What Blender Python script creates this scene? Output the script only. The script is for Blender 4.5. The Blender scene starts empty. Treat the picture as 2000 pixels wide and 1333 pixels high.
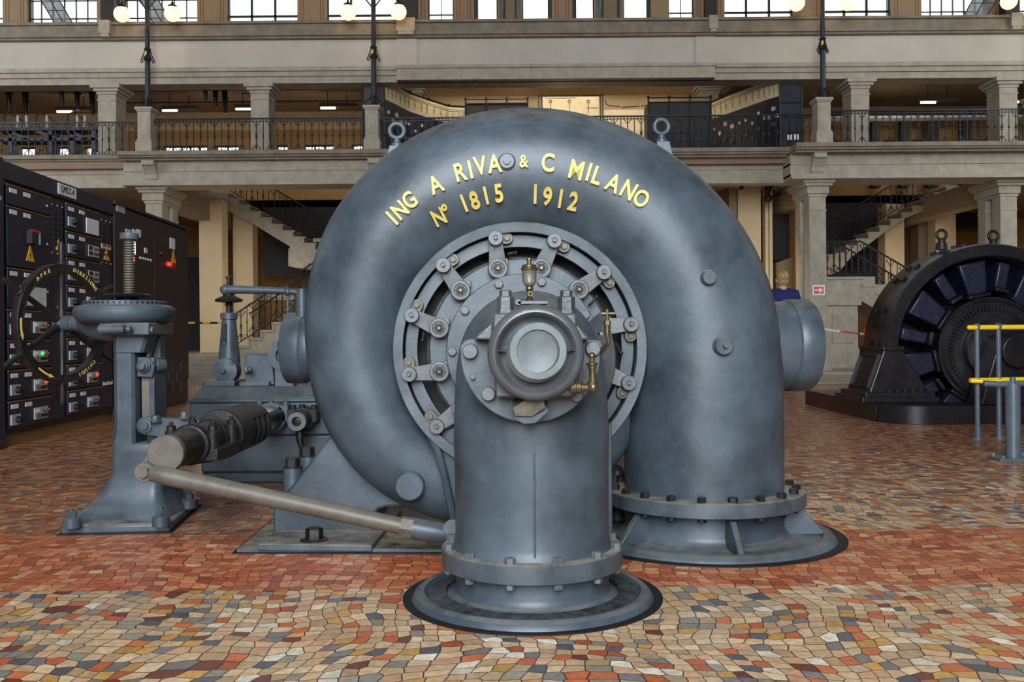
import bpy, math, random
from mathutils import Vector, Matrix
from mathutils.bvhtree import BVHTree
random.seed(7)
C = bpy.context.scene.collection
PI = math.pi
V = Vector
FL, HC, ROLL = 1850.0, 0.95, 0.008
CR, SR = math.cos(ROLL), math.sin(ROLL)

def ray(px, py):
    u = (px - 1000) / FL; v = (650 - py) / FL
    return V((u * CR + v * SR, 1.0, -u * SR + v * CR))
def P(px, py, Y):
    d = ray(px, py); return V((d.x * Y, Y, HC + d.z * Y))
def GF(px, py, z=0.0):
    d = ray(px, py); t = (z - HC) / d.z
    return V((d.x * t, t, z))
def ZY(px, py, Y): return P(px, py, Y).z
def XY(px, Y): return P(px, 650, Y).x

# ------------------------------------------------------------------ mesh builder
def frame(p, z, up=(0, 0, 1)):
    z = V(z).normalized(); up = V(up)
    if abs(z.dot(up)) > 0.999: up = V((0, 1, 0)) if abs(z.y) < 0.9 else V((1, 0, 0))
    x = up.cross(z).normalized(); y = z.cross(x)
    M = Matrix.Identity(4)
    for i in range(3):
        M[i][0] = x[i]; M[i][1] = y[i]; M[i][2] = z[i]; M[i][3] = p[i]
    return M

class B:
    def __init__(s, M=None):
        s.v = []; s.f = []; s.mi = []; s.M = M; s.k = 0
    def add(s, vs, fs):
        n = len(s.v)
        for p in vs:
            p = V(p)
            s.v.append(s.M @ p if s.M is not None else p)
        for f in fs:
            s.f.append([i + n for i in f]); s.mi.append(s.k)
        return s
    def box(s, c, d, T=None):
        hx, hy, hz = d[0] / 2, d[1] / 2, d[2] / 2
        vs = [V((sx * hx, sy * hy, sz * hz)) for sx in (-1, 1) for sy in (-1, 1) for sz in (-1, 1)]
        vs = [(T @ p if T is not None else p) + V(c) for p in vs]
        return s.add(vs, [(0, 1, 3, 2), (4, 6, 7, 5), (0, 4, 5, 1), (2, 3, 7, 6), (0, 2, 6, 4), (1, 5, 7, 3)])
    def bb(s, x0, x1, y0, y1, z0, z1):
        return s.box(((x0 + x1) / 2, (y0 + y1) / 2, (z0 + z1) / 2), (abs(x1 - x0), abs(y1 - y0), abs(z1 - z0)))
    def hexa(s, b, t):
        """eight points: b four bottom ccw, t four top ccw"""
        return s.add(list(b) + list(t), [(3, 2, 1, 0), (4, 5, 6, 7), (0, 1, 5, 4), (1, 2, 6, 5), (2, 3, 7, 6), (3, 0, 4, 7)])
    def lathe(s, prof, T, seg=32, a0=0.0, a1=2 * PI, cap=True, sx=1.0, sy=1.0):
        full = abs(a1 - a0 - 2 * PI) < 1e-6
        n = seg if full else seg + 1
        vs = []; fs = []
        for (r, h) in prof:
            for i in range(n):
                a = a0 + (a1 - a0) * i / seg
                vs.append(T @ V((r * math.cos(a) * sx, r * math.sin(a) * sy, h)))
        for j in range(len(prof) - 1):
            for i in range(seg):
                k = (i + 1) % n
                fs.append((j * n + i, j * n + k, (j + 1) * n + k, (j + 1) * n + i))
        if cap:
            if full:
                if prof[0][0] > 1e-6: fs.append(tuple(range(n))[::-1])
                if prof[-1][0] > 1e-6: fs.append(tuple((len(prof) - 1) * n + i for i in range(n)))
            else:
                fs.append(tuple(j * n for j in range(len(prof)))); fs.append(tuple(j * n + n - 1 for j in range(len(prof)))[::-1])
        return s.add(vs, fs)
    def ring(s, T, ri, ro, h0, h1, seg=48, ch=0.0):
        """solid annulus along local z"""
        return s.lathe([(ri, h0), (ro - ch, h0), (ro, h0 + ch), (ro, h1 - ch), (ro - ch, h1), (ri, h1), (ri, h0)], T, seg, cap=False)
    def cyl(s, p0, p1, r0, r1=None, seg=16, ch=0.0):
        p0 = V(p0); p1 = V(p1); r1 = r0 if r1 is None else r1
        L = (p1 - p0).length
        pr = [(r0, 0), (r1, L)]
        if ch: pr = [(r0 - ch, 0), (r0, ch), (r1, L - ch), (r1 - ch, L)]
        return s.lathe(pr, frame(p0, p1 - p0), seg)
    def cone_prof(s, p0, p1, prof, seg=20):
        """profile of (t 0..1, r) between two points"""
        p0 = V(p0); p1 = V(p1); L = (p1 - p0).length
        return s.lathe([(r, t * L) for t, r in prof], frame(p0, p1 - p0), seg)
    def tube(s, pts, rads, seg=12, cap=True, closed=False):
        pts = [V(p) for p in pts]
        if not isinstance(rads, (list, tuple)): rads = [rads] * len(pts)
        n = len(pts); vs = []; fs = []; prevx = None
        for i, p in enumerate(pts):
            if closed: t = pts[(i + 1) % n] - pts[i - 1]
            elif i == 0: t = pts[1] - p
            elif i == n - 1: t = p - pts[-2]
            else: t = (pts[i + 1] - p).normalized() + (p - pts[i - 1]).normalized()
            t.normalize()
            if prevx is None:
                up = V((0, 0, 1)) if abs(t.z) < 0.9 else V((0, 1, 0))
                x = up.cross(t).normalized()
            else:
                x = prevx - t * prevx.dot(t); x.normalize()
            prevx = x; y = t.cross(x)
            for k in range(seg):
                a = 2 * PI * k / seg
                vs.append(p + (x * math.cos(a) + y * math.sin(a)) * rads[i])
        m = n if closed else n - 1
        for i in range(m):
            j = (i + 1) % n
            for k in range(seg):
                q = (k + 1) % seg
                fs.append((i * seg + k, i * seg + q, j * seg + q, j * seg + k))
        if cap and not closed:
            fs.append(tuple(range(seg))[::-1]); fs.append(tuple((n - 1) * seg + k for k in range(seg)))
        return s.add(vs, fs)
    def torus(s, c, ax, R, r, seg=24, rs=10):
        T = frame(c, ax)
        pts = [T @ V((R * math.cos(2 * PI * i / seg), R * math.sin(2 * PI * i / seg), 0)) for i in range(seg)]
        return s.tube(pts, r, rs, closed=True)
    def prism(s, poly, T, d):
        n = len(poly)
        vs = [T @ V((x, y, 0)) for x, y in poly] + [T @ V((x, y, d)) for x, y in poly]
        fs = [tuple(range(n))[::-1], tuple(range(n, 2 * n))]
        fs += [(i, (i + 1) % n, n + (i + 1) % n, n + i) for i in range(n)]
        return s.add(vs, fs)
    def poly3(s, pts, dv):
        """extrude a 3-D polygon by a vector"""
        pts = [V(p) for p in pts]; dv = V(dv); n = len(pts)
        fs = [tuple(range(n))[::-1], tuple(range(n, 2 * n))]
        fs += [(i, (i + 1) % n, n + (i + 1) % n, n + i) for i in range(n)]
        return s.add(pts + [p + dv for p in pts], fs)
    def sphere(s, c, r, seg=16, rings=10, sc=(1, 1, 1)):
        M = Matrix.Translation(V(c)) @ Matrix.Diagonal((sc[0], sc[1], sc[2], 1))
        pr = [(max(1e-5, r * math.sin(PI * j / rings)), -r * math.cos(PI * j / rings)) for j in range(rings + 1)]
        return s.lathe(pr, M, seg, cap=False)
    def hexbolt(s, p, ax, r, h, wash=True, rot=0.0):
        T = frame(p, ax) @ Matrix.Rotation(rot, 4, 'Z')
        if wash: s.lathe([(r * 1.22, -h * 0.2), (r * 1.22, h * 0.12), (r, h * 0.15)], T, 16)
        s.lathe([(r, 0), (r, h * 0.86), (r * 0.84, h)], T, 6)
        return s

WL = {}
def mk(name, b, mat, parent=None, label=None, cat=None, group=None, kind=None, bev=0.0, smooth=38, sub=0):
    me = bpy.data.meshes.new(name)
    lo = V((1e9,) * 3); hi = V((-1e9,) * 3)
    for p in b.v:
        for i in range(3):
            lo[i] = min(lo[i], p[i]); hi[i] = max(hi[i], p[i])
    c = (lo + hi) / 2
    if parent is None: c.z = lo.z
    me.from_pydata([p - c for p in b.v], [], b.f)
    mats = mat if isinstance(mat, (list, tuple)) else [mat]
    for m in mats: me.materials.append(m)
    if len(mats) > 1:
        for i, pl in enumerate(me.polygons): pl.material_index = b.mi[i]
    me.validate(); me.update()
    import bmesh
    bm = bmesh.new(); bm.from_mesh(me)
    bmesh.ops.recalc_face_normals(bm, faces=bm.faces)
    bm.to_mesh(me); bm.free()
    if smooth:
        me.polygons.foreach_set('use_smooth', [True] * len(me.polygons))
        me.set_sharp_from_angle(angle=math.radians(smooth))
    o = bpy.data.objects.new(name, me); C.objects.link(o)
    WL[o.name] = c.copy()
    if parent is not None:
        o.parent = parent; o.location = c - WL[parent.name]
    else: o.location = c
    if bev:
        m = o.modifiers.new('bevel', 'BEVEL'); m.width = bev; m.segments = 2; m.limit_method = 'ANGLE'; m.angle_limit = math.radians(50)
        m.harden_normals = False
    if sub:
        m = o.modifiers.new('subdivision', 'SUBSURF'); m.levels = sub; m.render_levels = sub
    if label: o['label'] = label
    if cat: o['category'] = cat
    if group: o['group'] = group
    if kind: o['kind'] = kind
    return o
def thing(name, label, cat, loc, group=None):
    o = bpy.data.objects.new(name, None); C.objects.link(o); o.location = V(loc); o.empty_display_size = 0.1
    WL[o.name] = V(loc)
    o['label'] = label; o['category'] = cat
    if group: o['group'] = group
    return o
def struct(name, b, mat, **k): return mk(name, b, mat, kind='structure', **k)
def dup(root, loc, label=None, rotz=0.0):
    r = root.copy(); C.objects.link(r); r.location = V(loc); r.rotation_euler = (0, 0, rotz)
    WL[r.name] = V(loc)
    if label: r['label'] = label
    for ch in list(root.children):
        c = ch.copy(); C.objects.link(c); c.parent = r
        for g in list(ch.children):
            d = g.copy(); C.objects.link(d); d.parent = c
    return r

# ------------------------------------------------------------------ materials
def lin(c):
    return tuple(((x / 255) / 12.92 if x / 255 <= 0.04045 else ((x / 255 + 0.055) / 1.055) ** 2.4) for x in c) + (1,)
def mat(name, col, rough=0.5, metal=0.0, var=0.2, scale=6.0, bump=0.0, bscale=40.0, dust=0.0, dcol=(150, 140, 118), spec=0.5, coat=0.0, emit=None, estr=0.0, col2=None, rvar=0.1, stretch=None):
    m = bpy.data.materials.new(name); m.use_nodes = True
    nt = m.node_tree; n = nt.nodes; l = nt.links
    bs = n['Principled BSDF']
    base = lin(col)
    bs.inputs['Roughness'].default_value = rough; bs.inputs['Metallic'].default_value = metal
    bs.inputs['Specular IOR Level'].default_value = spec
    if coat: bs.inputs['Coat Weight'].default_value = coat; bs.inputs['Coat Roughness'].default_value = 0.15
    if emit:
        bs.inputs['Emission Color'].default_value = lin(emit); bs.inputs['Emission Strength'].default_value = estr
    geo = n.new('ShaderNodeNewGeometry')
    vec = geo.outputs['Position']
    if stretch:
        mp = n.new('ShaderNodeMapping'); mp.inputs['Scale'].default_value = stretch; l.new(vec, mp.inputs['Vector']); vec = mp.outputs['Vector']
    nz = n.new('ShaderNodeTexNoise'); nz.inputs['Scale'].default_value = scale; nz.inputs['Detail'].default_value = 7; nz.inputs['Roughness'].default_value = 0.62
    l.new(vec, nz.inputs['Vector'])
    rp = n.new('ShaderNodeValToRGB')
    if col2: c2 = lin(col2); c1 = base
    else:
        c1 = tuple(x * (1 - var) for x in base[:3]) + (1,); c2 = tuple(min(1, x * (1 + var)) for x in base[:3]) + (1,)
    rp.color_ramp.elements[0].position = 0.3; rp.color_ramp.elements[0].color = c1
    rp.color_ramp.elements[1].position = 0.72; rp.color_ramp.elements[1].color = c2
    l.new(nz.outputs['Fac'], rp.inputs['Fac'])
    out = rp.outputs['Color']
    if dust:
        sp = n.new('ShaderNodeSeparateXYZ'); l.new(geo.outputs['True Normal'], sp.inputs[0])
        mr = n.new('ShaderNodeMapRange'); mr.inputs['From Min'].default_value = 0.55; mr.inputs['From Max'].default_value = 0.98; mr.inputs['To Max'].default_value = dust
        l.new(sp.outputs['Z'], mr.inputs['Value'])
        nd = n.new('ShaderNodeTexNoise'); nd.inputs['Scale'].default_value = 14; nd.inputs['Detail'].default_value = 6; l.new(geo.outputs['Position'], nd.inputs['Vector'])
        mu = n.new('ShaderNodeMath'); mu.operation = 'MULTIPLY'; l.new(mr.outputs[0], mu.inputs[0])
        r2 = n.new('ShaderNodeMapRange'); r2.inputs['From Min'].default_value = 0.3; r2.inputs['From Max'].default_value = 0.6; l.new(nd.outputs['Fac'], r2.inputs['Value'])
        l.new(r2.outputs[0], mu.inputs[1])
        mx = n.new('ShaderNodeMix'); mx.data_type = 'RGBA'
        l.new(mu.outputs[0], mx.inputs['Factor']); l.new(out, mx.inputs['A']); mx.inputs['B'].default_value = lin(dcol)
        out = mx.outputs['Result']
    l.new(out, bs.inputs['Base Color'])
    if rvar:
        rr = n.new('ShaderNodeMapRange'); rr.inputs['To Min'].default_value = max(0.02, rough - rvar); rr.inputs['To Max'].default_value = min(1, rough + rvar)
        l.new(nz.outputs['Fac'], rr.inputs['Value']); l.new(rr.outputs[0], bs.inputs['Roughness'])
    if bump:
        nb = n.new('ShaderNodeTexNoise'); nb.inputs['Scale'].default_value = bscale; nb.inputs['Detail'].default_value = 5; l.new(geo.outputs['Position'], nb.inputs['Vector'])
        bp = n.new('ShaderNodeBump'); bp.inputs['Strength'].default_value = bump; bp.inputs['Distance'].default_value = 0.01
        l.new(nb.outputs['Fac'], bp.inputs['Height']); l.new(bp.outputs[0], bs.inputs['Normal'])
    return m
IRON = mat('painted_cast_iron', (47, 56, 64), 0.44, 0.1, scale=3.6, col2=(82, 95, 105), bump=0.08, bscale=30, spec=0.5, dust=0.35, rvar=0.12)
IRONL = mat('painted_iron_flange', (54, 63, 71), 0.42, 0.1, scale=7, col2=(88, 98, 105), bump=0.06, bscale=60, dust=0.95)
IROND = mat('dark_oiled_iron', (17, 18, 19), 0.45, 0.0, scale=9, col2=(37, 35, 33), bump=0.15, bscale=60, dust=0.07, spec=0.35)
IRONB = mat('brownish_worn_iron', (58, 64, 71), 0.34, 0.15, scale=5, col2=(94, 95, 97), bump=0.12, bscale=50, dust=0.2)
LEVER = mat('lever_grey_iron', (80, 85, 88), 0.45, 0.15, scale=18, col2=(106, 111, 113), bump=0.1, bscale=90)
LINK = mat('link_olive_metal', (92, 89, 76), 0.45, 0.3, scale=20)
STEEL = mat('worn_steel', (80, 88, 92), 0.5, 0.1, scale=9, col2=(110, 119, 121))
ROD = mat('dusty_rod_steel', (82, 79, 72), 0.5, 0.15, scale=12, col2=(106, 101, 92), dust=0.3)
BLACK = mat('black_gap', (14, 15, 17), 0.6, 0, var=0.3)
BRASS = mat('tarnished_brass', (88, 78, 54), 0.34, 0.75, scale=30, col2=(122, 110, 80))
GOLD = mat('yellow_gold_paint', (196, 172, 78), 0.5, 0.1, scale=30, col2=(222, 200, 110))
GLASSY = mat('cup_glass', (170, 172, 168), 0.1, 0.75, scale=5)
RUST = mat('rusty_spout', (58, 54, 46), 0.7, 0.1, scale=30, col2=(104, 95, 76))
BLACKIRON = mat('black_generator_iron', (22, 21, 25), 0.33, 0.1, scale=4, col2=(38, 36, 41), bump=0.15, bscale=50)
COIL = mat('navy_field_coil', (19, 23, 38), 0.4, 0.1, scale=20, col2=(33, 39, 62))
NAVY = mat('navy_switchgear_enamel', (20, 26, 46), 0.42, 0.0, scale=3, col2=(27, 34, 58), rvar=0.05)
NAVYD = mat('dark_navy_enamel', (12, 16, 30), 0.45, 0.1, scale=3)
BROWNC = mat('brown_black_enamel', (42, 36, 37), 0.5, 0.1, scale=60, col2=(52, 45, 45), rvar=0.05)
TRIMY = mat('brass_trim_strip', (150, 120, 60), 0.45, 0.4, scale=30)
WHITE = mat('white_plate', (225, 226, 230), 0.5, var=0.04)
LGREY = mat('light_grey_plastic', (165, 168, 172), 0.5, var=0.06)
INK = mat('black_ink', (18, 18, 20), 0.6, var=0.1)
YEL = mat('warning_yellow', (238, 176, 20), 0.5, var=0.05)
REDP = mat('red_plastic', (190, 40, 40), 0.4, var=0.05)
GREENP = mat('green_plastic', (20, 110, 50), 0.4, var=0.05)
LEDR = mat('lit_red_lamp', (255, 40, 30), 0.4, emit=(255, 30, 20), estr=5.0)
LEDG = mat('lit_green_lamp', (40, 255, 80), 0.4, emit=(30, 255, 70), estr=3.0)
LEDO = mat('lit_amber_lamp', (255, 120, 30), 0.4, emit=(255, 110, 20), estr=4.0)
SCREEN = mat('lit_display', (240, 245, 255), 0.3, emit=(235, 240, 255), estr=1.2)
STONE = mat('grey_stone', (160, 152, 136), 0.75, var=0.2, scale=5, bump=0.2, bscale=30, dust=0)
STONEC = mat('weathered_stone_ledge', (126, 118, 102), 0.8, var=0.3, scale=4, bump=0.2, bscale=20)
PLAST = mat('pale_grey_plaster', (184, 178, 167), 0.85, var=0.09, scale=1.2)
CREAM = mat('cream_plaster', (204, 182, 144), 0.85, var=0.08, scale=1.5)
OCHRE = mat('ochre_plaster', (166, 130, 76), 0.85, var=0.1, scale=1.5)
DKPLAST = mat('warm_brown_plaster', (138, 118, 94), 0.9, var=0.1, scale=1.5)  # the plaster's own brown, for ceilings, beams and some pillars
WINFR = mat('dark_window_frame', (26, 26, 28), 0.5, var=0.1)
REDLINE = mat('dark_red_paint_line', (130, 54, 36), 0.7, var=0.1)
WROUGHT = mat('wrought_iron_black', (30, 32, 36), 0.45, 0.3, var=0.2, scale=20)
POSTM = mat('lamp_post_iron', (48, 52, 62), 0.4, 0.4, var=0.25, scale=9)
MARBLE = mat('cream_marble_panel', (208, 190, 150), 0.35, var=0.12, scale=6)
SLATE = mat('slate_panel', (34, 38, 46), 0.35, var=0.15, scale=6)
PORC = mat('porcelain', (190, 186, 176), 0.25, var=0.05)
YRAIL = mat('yellow_rail_paint', (244, 205, 20), 0.35, var=0.06)
GRAIL = mat('grey_rail_paint', (92, 104, 116), 0.35, 0.2, var=0.12, scale=12)
GLOBE = mat('lit_globe', (255, 220, 150), 0.4, emit=(255, 196, 110), estr=4.0, var=0.0)
TUBEL = mat('lit_fluorescent', (255, 250, 235), 0.4, emit=(255, 244, 222), estr=7.0, var=0.0)
SKIN = mat('skin', (205, 150, 120), 0.5, var=0.05)
HAIR = mat('blond_hair', (168, 136, 84), 0.5, var=0.35, scale=60)
JACKET = mat('navy_jacket', (22, 34, 92), 0.8, var=0.2, scale=20)
TROUS = mat('dark_trousers', (30, 32, 40), 0.85, var=0.15)
REDW = mat('red_chain', (205, 50, 40), 0.5, var=0.05)
def glass(name):
    m = bpy.data.materials.new(name); m.use_nodes = True; nt = m.node_tree; n = nt.nodes
    n.remove(n['Principled BSDF'])
    t = n.new('ShaderNodeBsdfTransparent'); t.inputs[0].default_value = (0.94, 0.97, 0.96, 1)
    g = n.new('ShaderNodeBsdfGlossy'); g.inputs['Roughness'].default_value = 0.05
    mx = n.new('ShaderNodeMixShader'); mx.inputs[0].default_value = 0.06
    nt.links.new(t.outputs[0], mx.inputs[1]); nt.links.new(g.outputs[0], mx.inputs[2]); nt.links.new(mx.outputs[0], n['Material Output'].inputs[0])
    return m
GLASS = glass('window_glass')
def frosted(name):
    m = bpy.data.materials.new(name); m.use_nodes = True; nt = m.node_tree; n = nt.nodes
    n.remove(n['Principled BSDF'])
    t = n.new('ShaderNodeBsdfTransparent'); t.inputs[0].default_value = (0.5, 0.5, 0.5, 1)
    d = n.new('ShaderNodeBsdfDiffuse'); d.inputs[0].default_value = (0.35, 0.36, 0.36, 1)
    nz = n.new('ShaderNodeTexNoise'); nz.inputs['Scale'].default_value = 3
    mx = n.new('ShaderNodeMixShader'); nt.links.new(nz.outputs['Fac'], mx.inputs[0])
    nt.links.new(t.outputs[0], mx.inputs[1]); nt.links.new(d.outputs[0], mx.inputs[2]); nt.links.new(mx.outputs[0], n['Material Output'].inputs[0])
    return m
DIRTY = frosted('dirty_sash_glass')

def floor_mat():
    m = bpy.data.materials.new('mosaic_tesserae'); m.use_nodes = True
    nt = m.node_tree; n = nt.nodes; l = nt.links; bs = n['Principled BSDF']
    geo = n.new('ShaderNodeNewGeometry')
    wob = n.new('ShaderNodeTexNoise'); wob.inputs['Scale'].default_value = 1.5; wob.inputs['Detail'].default_value = 1; l.new(geo.outputs['Position'], wob.inputs['Vector'])
    sub = n.new('ShaderNodeVectorMath'); sub.operation = 'SUBTRACT'; l.new(wob.outputs['Color'], sub.inputs[0]); sub.inputs[1].default_value = (0.5, 0.5, 0.5)
    scl = n.new('ShaderNodeVectorMath'); scl.operation = 'SCALE'; l.new(sub.outputs[0], scl.inputs[0]); scl.inputs['Scale'].default_value = 0.34
    add = n.new('ShaderNodeVectorMath'); add.operation = 'ADD'; l.new(geo.outputs['Position'], add.inputs[0]); l.new(scl.outputs[0], add.inputs[1])
    def vor(feature):
        v = n.new('ShaderNodeTexVoronoi'); v.voronoi_dimensions = '2D'; v.feature = feature
        v.inputs['Scale'].default_value = 18.5; v.inputs['Randomness'].default_value = 0.4
        l.new(add.outputs[0], v.inputs['Vector']); return v
    v1 = vor('F1'); v2 = vor('DISTANCE_TO_EDGE')
    sc = n.new('ShaderNodeSeparateColor'); l.new(v1.outputs['Color'], sc.inputs[0])
    def ramp(stops):
        r = n.new('ShaderNodeValToRGB'); r.color_ramp.interpolation = 'CONSTANT'
        e = r.color_ramp.elements
        e[0].position = 0; e[0].color = lin(stops[0][1]); e[1].position = stops[1][0]; e[1].color = lin(stops[1][1])
        for p, c in stops[2:]:
            x = e.new(p); x.color = lin(c)
        l.new(sc.outputs[0], r.inputs['Fac']); return r
    mixr = ramp([(0, (204, 172, 132)), (0.2, (214, 186, 148)), (0.34, (192, 160, 120)), (0.48, (206, 162, 124)), (0.58, (150, 140, 122)), (0.63, (200, 108, 62)), (0.71, (178, 92, 54)), (0.76, (128, 124, 120)), (0.83, (92, 94, 98)), (0.87, (200, 150, 76)), (0.93, (116, 62, 48)), (0.955, (226, 214, 192))])
    orar = ramp([(0, (198, 114, 70)), (0.2, (186, 98, 58)), (0.4, (208, 132, 88)), (0.58, (176, 90, 52)), (0.72, (204, 142, 98)), (0.86, (160, 80, 50)), (0.95, (212, 168, 126))])
    farr = ramp([(0, (176, 120, 82)), (0.2, (170, 102, 64)), (0.4, (190, 140, 98)), (0.55, (150, 84, 54)), (0.68, (170, 126, 94)), (0.78, (120, 108, 98)), (0.88, (198, 162, 120)), (0.95, (112, 70, 54))])
    sp = n.new('ShaderNodeSeparateXYZ'); l.new(geo.outputs['Position'], sp.inputs[0])
    # cell-wise position so that whole tiles belong to one band
    def band(src, a, b):
        g1 = n.new('ShaderNodeMath'); g1.operation = 'GREATER_THAN'; l.new(src, g1.inputs[0]); g1.inputs[1].default_value = a
        g2 = n.new('ShaderNodeMath'); g2.operation = 'LESS_THAN'; l.new(src, g2.inputs[0]); g2.inputs[1].default_value = b
        mm = n.new('ShaderNodeMath'); mm.operation = 'MULTIPLY'; l.new(g1.outputs[0], mm.inputs[0]); l.new(g2.outputs[0], mm.inputs[1]); return mm.outputs[0]
    b1 = band(sp.outputs['Y'], 3.52, 4.5)
    nzf = n.new('ShaderNodeTexNoise'); nzf.inputs['Scale'].default_value = 0.5; nzf.inputs['Detail'].default_value = 2; l.new(geo.outputs['Position'], nzf.inputs['Vector'])
    fr = n.new('ShaderNodeMapRange'); fr.inputs['From Min'].default_value = 4.5; fr.inputs['From Max'].default_value = 7.5; l.new(sp.outputs['Y'], fr.inputs['Value'])
    # left of the machine the red tesserae prevail
    lr = n.new('ShaderNodeMapRange'); lr.inputs['From Min'].default_value = 0.6; lr.inputs['From Max'].default_value = -0.6; l.new(sp.outputs['X'], lr.inputs['Value'])
    g45 = band(sp.outputs['Y'], 4.5, 90)
    lm = n.new('ShaderNodeMath'); lm.operation = 'MULTIPLY'; l.new(lr.outputs[0], lm.inputs[0]); l.new(g45, lm.inputs[1])
    mxx = n.new('ShaderNodeMath'); mxx.operation = 'MAXIMUM'; l.new(fr.outputs[0], mxx.inputs[0]); l.new(lm.outputs[0], mxx.inputs[1])
    gt = n.new('ShaderNodeMath'); gt.operation = 'GREATER_THAN'; l.new(mxx.outputs[0], gt.inputs[0]); l.new(sc.outputs[1], gt.inputs[1])
    m1 = n.new('ShaderNodeMix'); m1.data_type = 'RGBA'; l.new(gt.outputs[0], m1.inputs['Factor']); l.new(mixr.outputs[0], m1.inputs['A']); l.new(farr.outputs[0], m1.inputs['B'])
    m2 = n.new('ShaderNodeMix'); m2.data_type = 'RGBA'; l.new(b1, m2.inputs['Factor']); l.new(m1.outputs['Result'], m2.inputs['A']); l.new(orar.outputs[0], m2.inputs['B'])
    # veins
    vn = n.new('ShaderNodeTexNoise'); vn.inputs['Scale'].default_value = 45; vn.inputs['Detail'].default_value = 5; l.new(geo.outputs['Position'], vn.inputs['Vector'])
    vr = n.new('ShaderNodeMapRange'); vr.inputs['From Min'].default_value = 0.3; vr.inputs['From Max'].default_value = 0.7; vr.inputs['To Min'].default_value = 0.72; vr.inputs['To Max'].default_value = 1.16; l.new(vn.outputs['Fac'], vr.inputs['Value'])
    cv = n.new('ShaderNodeMapRange'); cv.inputs['To Min'].default_value = 0.78; cv.inputs['To Max'].default_value = 1.12; l.new(sc.outputs[2], cv.inputs['Value'])
    mu = n.new('ShaderNodeMath'); mu.operation = 'MULTIPLY'; l.new(vr.outputs[0], mu.inputs[0]); l.new(cv.outputs[0], mu.inputs[1])
    vm = n.new('ShaderNodeVectorMath'); vm.operation = 'SCALE'; l.new(m2.outputs['Result'], vm.inputs[0]); l.new(mu.outputs[0], vm.inputs['Scale'])
    gr = n.new('ShaderNodeMapRange'); gr.inputs['From Min'].default_value = 0.018; gr.inputs['From Max'].default_value = 0.045; l.new(v2.outputs['Distance'], gr.inputs['Value'])
    m3 = n.new('ShaderNodeMix'); m3.data_type = 'RGBA'; l.new(gr.outputs[0], m3.inputs['Factor']); m3.inputs['A'].default_value = lin((58, 46, 38)); l.new(vm.outputs[0], m3.inputs['B'])
    l.new(m3.outputs['Result'], bs.inputs['Base Color'])
    bs.inputs['Roughness'].default_value = 0.3; bs.inputs['Specular IOR Level'].default_value = 0.45
    rr = n.new('ShaderNodeMapRange'); rr.inputs['To Min'].default_value = 0.22; rr.inputs['To Max'].default_value = 0.42; l.new(vn.outputs['Fac'], rr.inputs['Value']); l.new(rr.outputs[0], bs.inputs['Roughness'])
    bp = n.new('ShaderNodeBump'); bp.inputs['Strength'].default_value = 0.35; bp.inputs['Distance'].default_value = 0.004; l.new(gr.outputs[0], bp.inputs['Height']); l.new(bp.outputs[0], bs.inputs['Normal'])
    return m
MOSAIC = floor_mat()

def text_mesh(txt, h, depth, name='txt', fat=0.0):
    """flat text as (verts, faces), centred, height h, extruded to depth"""
    cu = bpy.data.curves.new(name, 'FONT'); cu.body = txt; cu.size = 1.0; cu.extrude = 0.5; cu.resolution_u = 4; cu.offset = fat
    o = bpy.data.objects.new(name, cu); C.objects.link(o)
    dg = bpy.context.evaluated_depsgraph_get(); dg.update()
    me = bpy.data.meshes.new_from_object(o.evaluated_get(dg))
    vs = [v.co.copy() for v in me.vertices]; fs = [tuple(p.vertices) for p in me.polygons]
    bpy.data.objects.remove(o); bpy.data.curves.remove(cu); bpy.data.meshes.remove(me)
    x0 = min(v.x for v in vs); x1 = max(v.x for v in vs); y0 = min(v.y for v in vs); y1 = max(v.y for v in vs)
    s = h / (y1 - y0)
    vs = [V(((v.x - (x0 + x1) / 2) * s, (v.y - (y0 + y1) / 2) * s, v.z * depth)) for v in vs]
    return vs, fs, (x1 - x0) * s
def put_text(b, txt, h, T, depth=0.004, width=None):
    vs, fs, w = text_mesh(txt, h, depth)
    k = width / w if width else 1.0
    b.add([T @ V((v.x * k, v.y, v.z)) for v in vs], fs)
# ================================================================== THE TURBINE
TC = P(1015, 682, 4.2)
xa = V((1, 0.033, 0)).normalized(); ya = V((-0.033, 1, 0)).normalized()
MT = Matrix.Identity(4)
for i in range(3):
    MT[i][0] = xa[i]; MT[i][1] = ya[i]; MT[i][2] = (0, 0, 1)[i]; MT[i][3] = TC[i]
ZF = -TC.z                                   # floor in local z
def L(x, y, z): return MT @ V((x, y, z))
def axT(y, x=0.0, z=0.0): return MT @ frame((x, y, z), (0, -1, 0))   # local z toward the camera
TUR = thing('water_turbine', 'huge blue-grey cast iron spiral water turbine with raised yellow lettering at the centre', 'turbine', (TC.x, TC.y, 0))
# spiral casing: path in the local xz plane at y = +0.2
RO = [(0, 1.220), (30, 1.182), (45, 1.148), (90, 1.110), (135, 1.068), (150, 1.036), (180, .968), (200, .962), (220, .93), (240, .88), (270, .80), (330, .66)]
def ro(a):
    for (a0, r0), (a1, r1) in zip(RO, RO[1:]):
        if a0 <= a <= a1:
            t = (a - a0) / (a1 - a0); return r0 + (r1 - r0) * t
    return RO[-1][1]
YT = 0.2
cent = []; rad = []
for z in (-0.70, -0.5, -0.3, -0.12): cent.append((0.862, YT, z)); rad.append(0.366)
for i in range(0, 111):
    a = 3.0 * i
    R0 = sum(ro(max(0, min(330, a + d))) for d in (-12, -6, 0, 6, 12)) / 5; r = (R0 - 0.5) / 2; rc = R0 - r
    cent.append((rc * math.cos(math.radians(a)), YT, rc * math.sin(math.radians(a)))); rad.append(r)
b = B(MT); b.tube(cent, rad, 48)
BV = BVHTree.FromPolygons(b.v, b.f)
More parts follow.
